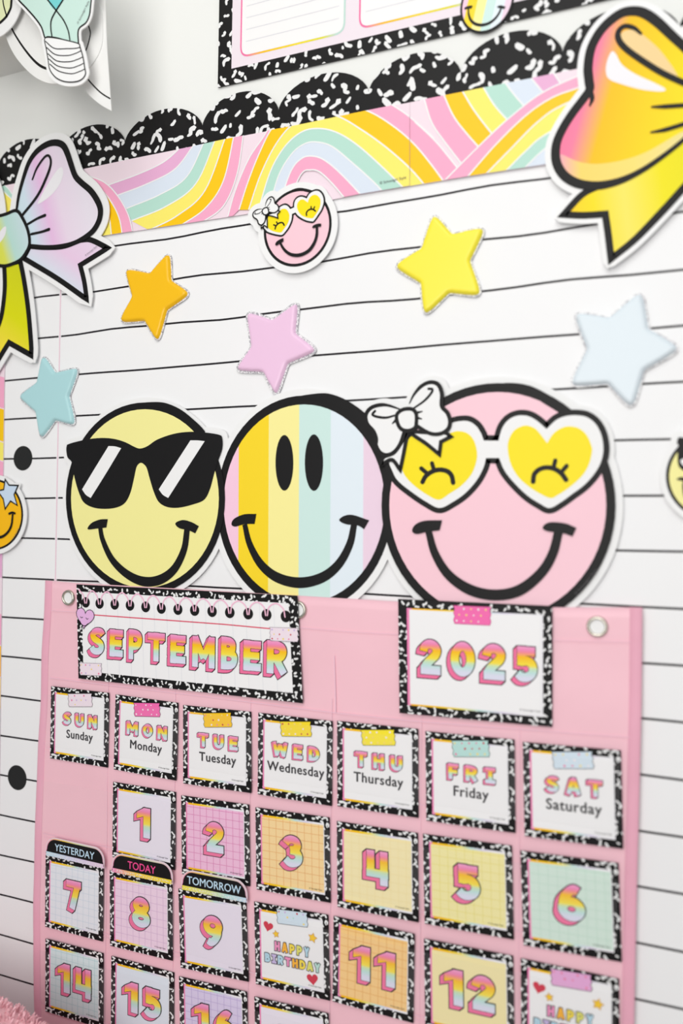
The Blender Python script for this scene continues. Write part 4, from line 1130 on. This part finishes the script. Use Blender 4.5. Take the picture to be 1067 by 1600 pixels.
def tape(th, cx, cz, w, h, ang, m, dots, dep, contour=True, heart=False, seed=1):
    r = random.Random(seed)
    L = []; n = 5
    for i in range(n + 1): L.append((-w / 2 + (0.0007 if i % 2 else -0.0003), h / 2 - h * i / n))
    R = [(w / 2 + (0.0007 if i % 2 else -0.0003), -h / 2 + h * i / n) for i in range(n + 1)]
    poly = [(cx + x, cz + z) for x, z in rot2(L + R, ang)]
    t = flat('washi_tape', union([poly]), dep + LAY, m, th)
    if contour: flat('tape_contour', stroke_t2(poly, 0.00035, True), dep + 2 * LAY, BLACK if contour is True else contour, t)
    k = 0
    for i in range(5):
        for j in range(3):
            x = -w / 2 + w * (i + .5 + (0.25 if j % 2 else -.1)) / 5; z = -h / 2 + h * (j + .5) / 3
            if r.random() < .25 or abs(x) > w / 2 - .0015: continue
            p = rot2([(x, z)], ang)[0]; rr = r.uniform(.0006, .0009)
            flat('tape_dot', union([ellipse(cx + p[0], cz + p[1], rr, rr, 10)]), dep + 2 * LAY, dots[k % len(dots)], t); k += 1
DW = mat('dot_white', (250, 240, 245), .45); DPk = mat('dot_pink', (240, 130, 170), .45); DRd = mat('dot_red', (205, 50, 60), .45); DYe = mat('dot_yellow', (252, 226, 120), .45); DLi = mat('dot_lilac', (214, 190, 232), .45); DMi = mat('dot_mint', (186, 226, 214), .45)
TXT = mat('day_text', (32, 28, 34), .5)
def day(name3, full, tl, tr, corners, tcol, dots, look):
    th = card('day_card', 'white %s day-name card with %s tape' % (full, look), tl, tr, corners, 'day name cards')
    face_panel(th, 'day', (248, 247, 248))
    tape(th, .0012, .0600, .0285, .0125, .10, tcol, dots, 3 * LAY, seed=len(full) + ord(full[0]))
    word(th, name3, .0020, .0352, .0122, 4 * LAY, total={'FRI': .0370, 'SAT': .0400, 'MON': .0450, 'WED': .0440}.get(name3, .0405), gap=.42, o=.032, t=.245, ext=(-.13, -.11))
    t2 = bold(text_mesh(full, 1.0, 1.08), .022, .94); b = bbox(t2[0]); s = 0.0112
    flat('day_name', xf(t2, s, .0012 - (b[0] + b[1]) / 2 * s, .0225), 4 * LAY, TXT, th)
    return th
day('SUN', 'Sunday', (81.5, 1071.7), (172, 1082.6), [(81.5, 1071.7), (172, 1082.6), (166.3, 1199.5), (76.7, 1185)], mat('tape_palepink', (246, 230, 240), .45), [DPk, DYe, DLi], 'pale pink')
day('MON', 'Monday', (182.7, 1084.8), (276.7, 1098.4), [(182.7, 1084.8), (276.7, 1098.4), (272.6, 1219), (179.4, 1202.8)], mat('tape_hotpink', (250, 110, 180), .45), [DW], 'hot pink')
day('TUE', 'Tuesday', (286.6, 1102), (392.6, 1113), [(286.6, 1102), (392.6, 1113), (391, 1238.4), (286.6, 1223.8)], mat('tape_gold', (255, 204, 26), .45), [DPk, DW, DRd, DYe], 'golden')
day('WED', 'Wednesday', (402.8, 1114.8), (519.8, 1126.5), [(402.8, 1114.8), (519.8, 1126.5), (518.5, 1260), (402.8, 1239.6)], mat('tape_yellow', (254, 226, 40), .45), [DW, DYe, DRd], 'yellow heart-dotted')
day('THU', 'Thursday', (527.8, 1126), (653.8, 1139), [(527.8, 1126), (653.8, 1139), (651.7, 1278), (527, 1260)], mat('tape_lemon', (255, 236, 50), .45), [DYe, DW], 'plain lemon yellow')
day('FRI', 'Friday', (668, 1143), (804, 1156), [(668, 1143), (804, 1156), (801, 1301), (666, 1282)], mat('tape_mint', (188, 228, 222), .45), [DPk, DYe, DRd], 'mint')
day('SAT', 'Saturday', (820.9, 1160), (969.6, 1173.6), [(820.9, 1160), (969.6, 1173.6), (967.5, 1325), (821, 1306)], mat('tape_paleblue', (216, 232, 244), .45), [DYe, DPk, DW], 'pale blue')

def num(n, tl, tr, corners, key, rgb, grid, look):
    th = card('date_card', 'number %s date card with %s square' % (n, look), tl, tr, corners, 'date cards')
    face_panel(th, key, rgb, grid)
    h = .0272
    if len(n) == 1: word(th, n, 0.0008, .0240, h, 4 * LAY, name='numeral', o=.026, t=.245, ext=(-.13, -.12))
    else: word(th, n, 0.0015, .0240, h, 4 * LAY, total=.0365 if n == '11' else .0405, gap=.24, name='numeral', o=.026, t=.245, ext=(-.13, -.12))
    return th
num('1', (178, 1221.8), (273, 1237.5), None, 'ivory', (241, 234, 246), None, 'plain ivory lilac')
num('2', (282.7, 1242.7), (389.4, 1257.5), None, 'rose', (248, 196, 226), (226, 130, 186), 'pink gridded')
num('3', (401.6, 1262.9), (514.9, 1280), [(401.6, 1262.9), (514.9, 1280), (513.7, 1407.9), (400.4, 1388.4)], 'peach', (255, 222, 160), (240, 178, 104), 'peach gridded')
num('4', (527.8, 1284), (653.8, 1302), [(527.8, 1284), (653.8, 1302), (651.7, 1441), (526.5, 1416)], 'cream', (253, 239, 186), (249, 232, 170), 'cream')
num('5', (664, 1306.7), (801, 1324.5), [(664, 1306.7), (801, 1324.5), (798, 1465), (663, 1439.7)], 'lemon', (250, 240, 172), (240, 228, 130), 'lemon gridded')
num('6', (818.2, 1331.7), (965.6, 1351.6), [(818.2, 1331.7), (965.6, 1351.6), (965.6, 1499.6), (818, 1474.8)], 'sage', (218, 238, 226), (200, 228, 212), 'sage green gridded')
num('7', (70, 1336), (163, 1356), [(70, 1336), (163, 1356), (161.2, 1470), (69.3, 1446)], 'ice', (238, 242, 248), (214, 226, 238), 'icy white gridded')
num('8', (173.4, 1361.7), (269, 1379), [(173.4, 1361.7), (269, 1379), (267.7, 1500.6), (171.8, 1476)], 'blush', (248, 220, 240), (224, 190, 222), 'blush gridded')
num('9', (281, 1392), (386, 1409), [(281, 1392), (386, 1411), (387, 1530), (279.7, 1507)], 'lavender', (240, 232, 246), None, 'plain lavender')
num('11', (522.6, 1433.6), (645, 1460.9), [(522.6, 1433.6), (645, 1460.9), (644.6, 1596.8), (521.3, 1563)], 'apricot', (255, 212, 142), (240, 178, 96), 'apricot gridded')
num('12', (664, 1467), (799.5, 1493.5), None, 'butter', (250, 236, 178), None, 'butter yellow')
num('14', (71.2, 1466.6), (161, 1489.7), None, 'aqua', (222, 240, 242), (186, 220, 224), 'aqua gridded')
num('15', (174.8, 1493.8), (271, 1519.6), None, 'sky', (230, 240, 250), None, 'pale sky blue')
num('16', (279.7, 1525.5), (385.7, 1549.9), None, 'violet', (226, 214, 244), (196, 178, 224), 'violet gridded')
num('17', (396.7, 1557), (513.7, 1584), None, 'pearl', (242, 236, 248), None, 'pearl white')

RED = mat('heart_red', (214, 36, 66), .45); GOLD = mat('star_gold', (254, 206, 30), .45)
def heart(cx, cz, s, ang=0):
    p = []
    for i in range(28):
        t = 2 * math.pi * i / 28
        p.append((16 * math.sin(t) ** 3 / 17 * s, (13 * math.cos(t) - 5 * math.cos(2 * t) - 2 * math.cos(3 * t) - math.cos(4 * t)) / 17 * s))
    return [(cx + x, cz + z) for x, z in rot2(p, ang)]
def star5(cx, cz, r, ang=0):
    p = [((r if i % 2 == 0 else r * .52) * math.sin(math.pi * i / 5), (r if i % 2 == 0 else r * .52) * math.cos(math.pi * i / 5)) for i in range(10)]
    return [(cx + x, cz + z) for x, z in rot2(p, ang)]
HBC = [mat('hb_pink', (246, 150, 196), .45), mat('hb_orange', (255, 184, 40), .45), mat('hb_yellow', (252, 226, 70), .45), mat('hb_lime', (232, 230, 110), .45), mat('hb_blue', (186, 222, 238), .45), mat('hb_lilac', (206, 190, 232), .45), mat('hb_mint', (190, 228, 216), .45)]
def birthday(label, tl, tr, corners, tm, dots):
    th = card('birthday_card', label, tl, tr, corners, 'birthday cards')
    face_panel(th, 'day', (248, 247, 248))
    tape(th, .0015, .0622, .0285, .0120, .05, tm, dots, 3 * LAY, seed=4)
    for (x, z, s, a) in ((-.0215, .0515, .0050, -.2), (.0195, .0150, .0055, .15)):
        flat('printed_heart', union([heart(x, z, s, a)]), 4 * LAY, RED, th); 
    for (x, z, s, a) in ((-.0140, .0462, .0032, .2), (.0205, .0490, .0042, -.2)):
        s_ = star5(x, z, s, a); k = flat('printed_star', union([s_]), 4 * LAY, GOLD, th); flat('star_contour', stroke_t2(s_, .0003, True), 5 * LAY, mat('gold_edge', (190, 130, 20), .5), k)
    kw = dict(name='letter', side=mat('hb_side', (150, 140, 160), .5), o=.05, ext=(-.08, -.07))
    word(th, 'HAPPY', .0010, .0325, .0078, 4 * LAY, total=.0325, gap=.30, faces=[HBC[0], HBC[1], HBC[2], HBC[3], HBC[4]], **kw)
    word(th, 'BIRTHDAY', .0010, .0215, .0074, 4 * LAY, total=.0520, gap=.20, faces=[HBC[4], HBC[5], HBC[4], HBC[0], HBC[1], HBC[2], HBC[3], HBC[6]], **kw)
birthday('happy birthday card with pale blue heart-dotted tape', (398.4, 1409.7), (514.9, 1430.5), [(398.4, 1409.7), (514.9, 1430.5), (513, 1562.8), (398.4, 1536.5)], mat('tape_paleblue', (216, 232, 244), .45), [DRd, DYe, DLi, DMi])
birthday('happy birthday card with lilac pink tape at lower right', (816.3, 1498), (964, 1529), None, mat('tape_lilac', (236, 176, 222), .45), [DPk])

# tabs that stick up out of the pockets
def tab(wordtxt, label, tl, tr, tcol, strip):
    dep = DPOC + 0.0012
    a0 = U(tl[0], tl[1], dep); a1 = U(tr[0], tr[1], dep); t_ = math.atan2(a1[1] - a0[1], a1[0] - a0[0])
    m_ = ((a0[0] + a1[0]) / 2, (a0[1] + a1[1]) / 2); hh = .0188
    th = thing('day_tab', label, 'card', (m_[0] + math.sin(t_) * hh, -dep, m_[1] - math.cos(t_) * hh), t_, 'day marker tabs')
    w = math.hypot(a1[0] - a0[0], a1[1] - a0[1]) / 2
    rc = [(-w, .0005), (w, .0005)] + [(w - .012 + .012 * math.cos(t), hh - .012 + .012 * math.sin(t)) for t in [i * math.pi / 2 / 8 for i in range(9)]] + [(-w + .012 - .012 * math.cos(t), hh - .012 + .012 * math.sin(t)) for t in [math.pi / 2 - i * math.pi / 2 / 8 for i in range(9)]]
    plate('tab_card', union([rc]), 0, .0004, mat('tab_edge', (238, 222, 228), .45), th)
    i1 = inset(rc, .0009)
    flat('tab_rim', union([i1]), LAY, ramp_mat('tab_rim_' + wordtxt, [(0, (246, 150, 196)), (.3, (255, 214, 60)), (.6, (220, 232, 190)), (1, (244, 190, 214))], (1, 0, 0)), th)
    flat('tab_black', union([inset(rc, .0018)]), 2 * LAY, BLACK, th)
    st = [(-w + .0009, .0005), (w - .0009, .0005), (w - .0009, .0044), (-w + .0009, .0044)]
    flat('tab_stripe', (st, [[0, 1, 2, 3]]), 3 * LAY, strip, th)
    r = random.Random(len(wordtxt)); bb = blobs(-w + .001, w - .001, -.002, .0030, .0022, r, 1.0)
    flat('speckle_print', union(bb, (), [[(-w + .001, .0005), (w - .001, .0005), (w - .001, .0036), (-w + .001, .0036)]]), 4 * LAY, SPW, th)
    t2 = bold(text_mesh(wordtxt, 1.0, 1.0), .012, .92); b = bbox(t2[0]); s = .0098
    flat('tab_text', xf(t2, s * 1.0, -(b[0] + b[1]) / 2 * s, .0068), 4 * LAY, tcol, th)
tab('YESTERDAY', 'black yesterday tab standing above the number seven card', (72, 1306), (163.5, 1326.5), mat('tab_text_blue', (200, 228, 246), .45), ramp_mat('tabstripe_a', [(0, (200, 232, 244)), (.6, (226, 214, 240)), (1, (240, 210, 232))], (1, 0, 0)))
tab('TODAY', 'black today tab with pink lettering above the number eight card', (175, 1331), (270, 1350), mat('tab_text_pink', (246, 80, 150), .45), ramp_mat('tabstripe_b', [(0, (246, 150, 200)), (.4, (255, 214, 90)), (1, (250, 226, 60))], (1, 0, 0)))
tab('TOMORROW', 'black tomorrow tab with pale blue lettering above the number nine card', (283.5, 1357), (386.5, 1377), mat('tab_text_blue', (200, 228, 246), .45), ramp_mat('tabstripe_c', [(0, (248, 232, 80)), (.45, (226, 232, 150)), (.7, (190, 230, 226)), (1, (206, 224, 244))], (1, 0, 0)))

# ------------------------------------------------------------------ header cards (month and year)
def quad_card(name, label, q, dep, border):
    """q = TL,TR,BR,BL pixels; returns thing and local map (s,t) -> (x,z) with s to the right and t up, both 0..1"""
    w = [U(u, v, dep) for u, v in q]
    org = ((w[2][0] + w[3][0]) / 2, (w[2][1] + w[3][1]) / 2)
    th = thing(name, label, 'card', (org[0], -dep, org[1]), 0.0, 'header cards')
    L = [(x - org[0], z - org[1]) for x, z in w]
    def f(s, t):
        tp = (L[0][0] + (L[1][0] - L[0][0]) * s, L[0][1] + (L[1][1] - L[0][1]) * s); bt = (L[3][0] + (L[2][0] - L[3][0]) * s, L[3][1] + (L[2][1] - L[3][1]) * s)
        return (bt[0] + (tp[0] - bt[0]) * t, bt[1] + (tp[1] - bt[1]) * t)
    rct = lambda a, b, c, d: [f(a, c), f(b, c), f(b, d), f(a, d)]
    full = rct(0, 1, 0, 1)
    plate('card_stock', (full, [[0, 1, 2, 3]]), 0, .0005, BLACK, th)
    inn = rct(border[0], 1 - border[1], border[2], 1 - border[3])
    r = random.Random(len(label)); bx = bbox(full)
    flat('speckle_print', union(blobs(bx[0], bx[1], bx[2], bx[3], .0050, r), [inn], [full]), LAY, SPW, th)
    def loc(u, v):
        x, z = U(u, v, dep); return (x - org[0], z - org[1])
    ang = 0.5 * (math.atan2(L[1][1] - L[0][1], L[1][0] - L[0][0]) + math.atan2(L[2][1] - L[3][1], L[2][0] - L[3][0]))
    return th, f, inn, loc, ang
DHD = DCH + 0.0030
th, f, inn, loc, ang = quad_card('month_card', 'long September heading card with spiral holes and hearts', [(119.4, 913), (464.5, 930.8), (472.9, 1098.9), (122.5, 1060)], DHD, (.027, .036, .085, .075))
flat('panel', (inn, [[0, 1, 2, 3]]), 2 * LAY, mat('panel_day', (248, 247, 248), .45), th)
q = []
for i in range(1, 16):
    s = .03 + .93 * i / 16; a0 = f(s, .09); a1 = f(s, .92); q.append([a0, (a0[0] + .0004, a0[1]), (a1[0] + .0004, a1[1]), a1])
flat('faint_rules', union(q), 3 * LAY, mat('faint_rule', (232, 233, 238), .5), th)
zh1 = Zm(50, 890, 3.557); zh2 = Zm(300, 890, 3.557)
lw = lambda pts: [loc(u, v) for u, v in pts]
flat('red_rule', stroke_t2(lw(zh1([(335, 251), (700, 277), (1067, 304)]) + zh2([(435, 328)])), .0010, caps=False), 3 * LAY, mat('rule_red', (226, 70, 100), .5), th)
holes = zh1([(300, 182), (377, 188), (461, 193), (546, 198), (633, 207), (720, 215), (812, 221), (905, 226), (1002, 232)]) + zh2([(211, 238), (313, 245), (415, 251), (522, 260)])
COIL = mat('coil_pink', (250, 196, 220), .45)
for i, (u, v) in enumerate(holes):
    c = loc(u, v); flat('spiral_hole', union([ellipse(c[0], c[1], .0049, .0050, 20)]), 4 * LAY, BLACK, th)
for i, (u, v) in enumerate(holes):
    if i: p = holes[i - 1]
    else: p = (u - 22, v - 2)
    pts = [(p[0] + 1.5, p[1] + 1), (p[0] + 4, p[1] - 12), ((p[0] + u) / 2, (p[1] + v) / 2 - 19), (u - 4, v - 12), (u - 1.0, v + 1)]
    if i == 0: pts = pts[2:]
    flat('spiral_coil', stroke_t2(lw(catmull(pts, False, 6)), .0012), (5 + i % 2) * LAY, COIL, th)
for ch, x0, x1, y0, y1, zf in (('S', 312, 405, 313, 490, zh1), ('E', 422, 508, 325, 500, zh1), ('P', 527, 615, 325, 517, zh1), ('T', 630, 740, 342, 525, zh1), ('E', 757, 856, 355, 538, zh1), ('M', 873, 1018, 362, 560, zh1),
                               ('B', 147, 258, 365, 575, zh2), ('E', 272, 385, 385, 580, zh2), ('R', 398, 535, 385, 597, zh2)):
    xm = (x0 + x1) / 2; hpx = (y1 - y0)
    bl_ = loc(*zf([(x0 + (x1 - x0) * .13, y1 - hpx * .11)])[0]); tp = loc(*zf([(xm, y0)])[0]); br = loc(*zf([(x1, y1 - hpx * .11)])[0])
    skew = (x1 - x0) * 0.06 / 3.557
    h = (tp[1] - loc(*zf([(xm, y1 - hpx * .13)])[0])[1]); wid = br[0] - bl_[0]
    letter(th, ch, bl_[0], bl_[1], h, 4 * LAY, ang, wid / (GL[ch][0] * h), o=.024, t=.25, ext=(-.13, -.11))
hc = loc(*zh1([(297, 270)])[0]); hp = heart(hc[0], hc[1] + .001, .0115, -.12)
k = flat('purple_heart', union([hp]), 6 * LAY, mat('heart_lilac', (236, 186, 232), .45), th); flat('heart_contour', stroke_t2(hp, .0006, True), 7 * LAY, BLACK, k)
flat('heart_smile', stroke_t2(lw(catmull(zh1([(268, 285), (280, 305), (298, 312), (315, 300)]), False, 5)), .0008), 7 * LAY, BLACK, k)
for e in ([(272, 262), (278, 267), (285, 264)], [(303, 268), (309, 275), (316, 272)]): flat('heart_eye', stroke_t2(lw(catmull(zh1(e), False, 4)), .0006), 7 * LAY, BLACK, k)
TPP = mat('tape_palepink', (246, 230, 240), .45); TCON = mat('tape_grey_edge', (150, 140, 150), .5)
c = loc(*zh1([(328, 553)])[0]); tape(th, c[0], c[1], .0255, .0115, .05 + ang, TPP, [DPk, DYe, DLi], 6 * LAY, contour=TCON, seed=9)
c = loc(*zh2([(512, 360)])[0]); tape(th, c[0], c[1], .0265, .0115, .03, TPP, [DRd, DYe, DLi, DPk], 6 * LAY, contour=TCON, seed=10)
t2 = text_mesh('© Schoolgirl Style', .0022); c = loc(433, 1082); flat('small_print', xf(t2, 1, c[0], c[1], ang), 4 * LAY, mat('card_ink', (50, 46, 50), .5), th)

th, f, inn, loc, ang = quad_card('year_card', 'white 2025 heading card with hot pink dotted tape', [(621.9, 936), (862.6, 947), (862.6, 1136), (624, 1114)], DHD, (.060, .055, .075, .075))
flat('panel_edge', (inn, [[0, 1, 2, 3]]), 2 * LAY, PEDGE, th)
pn = [f(.078, .09), f(.93, .09), f(.93, .912), f(.078, .912)]
flat('panel', (pn, [[0, 1, 2, 3]]), 3 * LAY, mat('panel_day', (248, 247, 248), .45), th)
z5 = Zm(600, 890, 2.285)
for ch, x0, x1, y0, y1 in (('2', 117, 207, 243, 388), ('0', 224, 326, 250, 395), ('2', 340, 437, 258, 408), ('5', 456, 548, 268, 415)):
    hpx = y1 - y0; bl_ = loc(*z5([(x0 + (x1 - x0) * .13, y1 - hpx * .11)])[0]); br = loc(*z5([(x1, y1 - hpx * .11)])[0]); tp = loc(*z5([((x0 + x1) / 2, y0)])[0])
    h = (tp[1] - loc(*z5([((x0 + x1) / 2, y1 - hpx * .13)])[0])[1])
    letter(th, ch, bl_[0], bl_[1], h, 4 * LAY, ang, (br[0] - bl_[0]) / (GL[ch][0] * h), name='numeral', o=.026, t=.255, ext=(-.12, -.11))
c = loc(*z5([(314, 163)])[0]); tape(th, c[0], c[1], .0285, .0140, ang, mat('tape_hotpink', (250, 110, 180), .45), [DW, DYe], 4 * LAY, contour=mat('tape_pink_edge', (190, 70, 130), .5), seed=12)
t2 = text_mesh('© Schoolgirl Style', .0022); c = loc(812, 1110); flat('small_print', xf(t2, 1, c[0], c[1], ang), 4 * LAY, INK, th)

# ------------------------------------------------------------------ pink fluffy chair under the board
FUR = mat('pink_fur', (252, 200, 208), 0.85, noise=0.08, nscale=60)
DEPC = 0.115
cu = U(2, 1571, DEPC)
chx = cu[0] - 0.09; chz = cu[1] - 0.006
chair = thing('fluffy_chair', 'pink fluffy chair back at the lower left corner', 'chair', (chx, -0.115, 0.0))
def pillow(name, cx, cy, cz, sx, sy, sz, pw, m, parent):
    V = []; F = []; NU, NV = 40, 20
    sp_ = lambda c, e: math.copysign(abs(c) ** e, c)
    for j in range(NV + 1):
        ph = -math.pi / 2 + math.pi * j / NV
        for i in range(NU):
            t = 2 * math.pi * i / NU
            V.append((cx + sx * sp_(math.cos(ph), pw) * sp_(math.cos(t), pw), cy + sy * sp_(math.cos(ph), .9) * sp_(math.sin(t), .9), cz + sz * sp_(math.sin(ph), pw)))
    for j in range(NV):
        for i in range(NU): F.append([j * NU + i, j * NU + (i + 1) % NU, (j + 1) * NU + (i + 1) % NU, (j + 1) * NU + i])
    return mk(name, V, F, m, parent, smooth=True)
def shag(name, src, length, count, m, parent, seed):
    r = random.Random(seed); me = src.data; V = []; F = []
    polys = [p for p in me.polygons if p.area > 1e-9]
    tot = sum(p.area for p in polys); cum = []; s = 0
    for p in polys: s += p.area / tot; cum.append(s)
    import bisect
    for _ in range(count):
        p = polys[min(bisect.bisect(cum, r.random()), len(polys) - 1)]
        vs = [me.vertices[i].co for i in p.vertices]; a, b = r.random(), r.random()
        q = vs[0].lerp(vs[1], a).lerp(vs[3].lerp(vs[2], a), b) if len(vs) == 4 else vs[0]
        nn = (p.normal + Vector((r.uniform(-.6, .6), r.uniform(-.6, .6), r.uniform(-.6, .6)))).normalized()
        t = nn.orthogonal().normalized(); t = Matrix.Rotation(r.uniform(0, 6.28), 3, nn) @ t; u = nn.cross(t); w = length * .16; L = length * r.uniform(.6, 1.2)
        bend = Vector((r.uniform(-.4, .4), r.uniform(-.4, .4), -.3)) * L
        k = len(V)
        V += [tuple(q + t * w), tuple(q - t * w * .5 + u * w * .8), tuple(q - t * w * .5 - u * w * .8), tuple(q + nn * L * .7 + t * w * .6), tuple(q + nn * L * .7 - t * w * .4 + u * w * .5), tuple(q + nn * L * .7 - t * w * .4 - u * w * .5), tuple(q + nn * L + bend * .4)]
        for i in range(3):
            j = (i + 1) % 3; F += [[k + i, k + j, k + 3 + j, k + 3 + i], [k + 3 + i, k + 3 + j, k + 6]]
    o = mk(name, V, F, m, parent); o['kind'] = 'stuff'; return o
HTB = chz - 0.50
bk = pillow('backrest', 0, 0, 0.50 + HTB / 2, 0.185, 0.055, HTB / 2, 0.55, FUR, chair)
shag('fur_pile', bk, 0.0075, 30000, FUR, bk, 1)
st_ = pillow('seat', 0, -0.20, 0.46, 0.22, 0.22, 0.055, 0.6, FUR, chair)
shag('fur_pile', st_, 0.012, 3000, FUR, st_, 2)
LEG = mat('chair_leg_gold', (206, 170, 110), 0.3, metal=0.8)
for sx in (-1, 1):
    for sy in (-0.34, -0.06):
        V = []; F = []
        for k, (rr, z, o_) in enumerate(((0.008, 0.0, 1.15), (0.013, 0.43, 1.0))):
            for i in range(12): V.append((sx * 0.15 * o_ + rr * math.cos(i * math.pi / 6), sy + rr * math.sin(i * math.pi / 6), z))
        for i in range(12): F.append([i, (i + 1) % 12, 12 + (i + 1) % 12, 12 + i])
        F += [list(range(11, -1, -1)), list(range(12, 24))]
        mk('leg', V, F, LEG, chair, smooth=False)
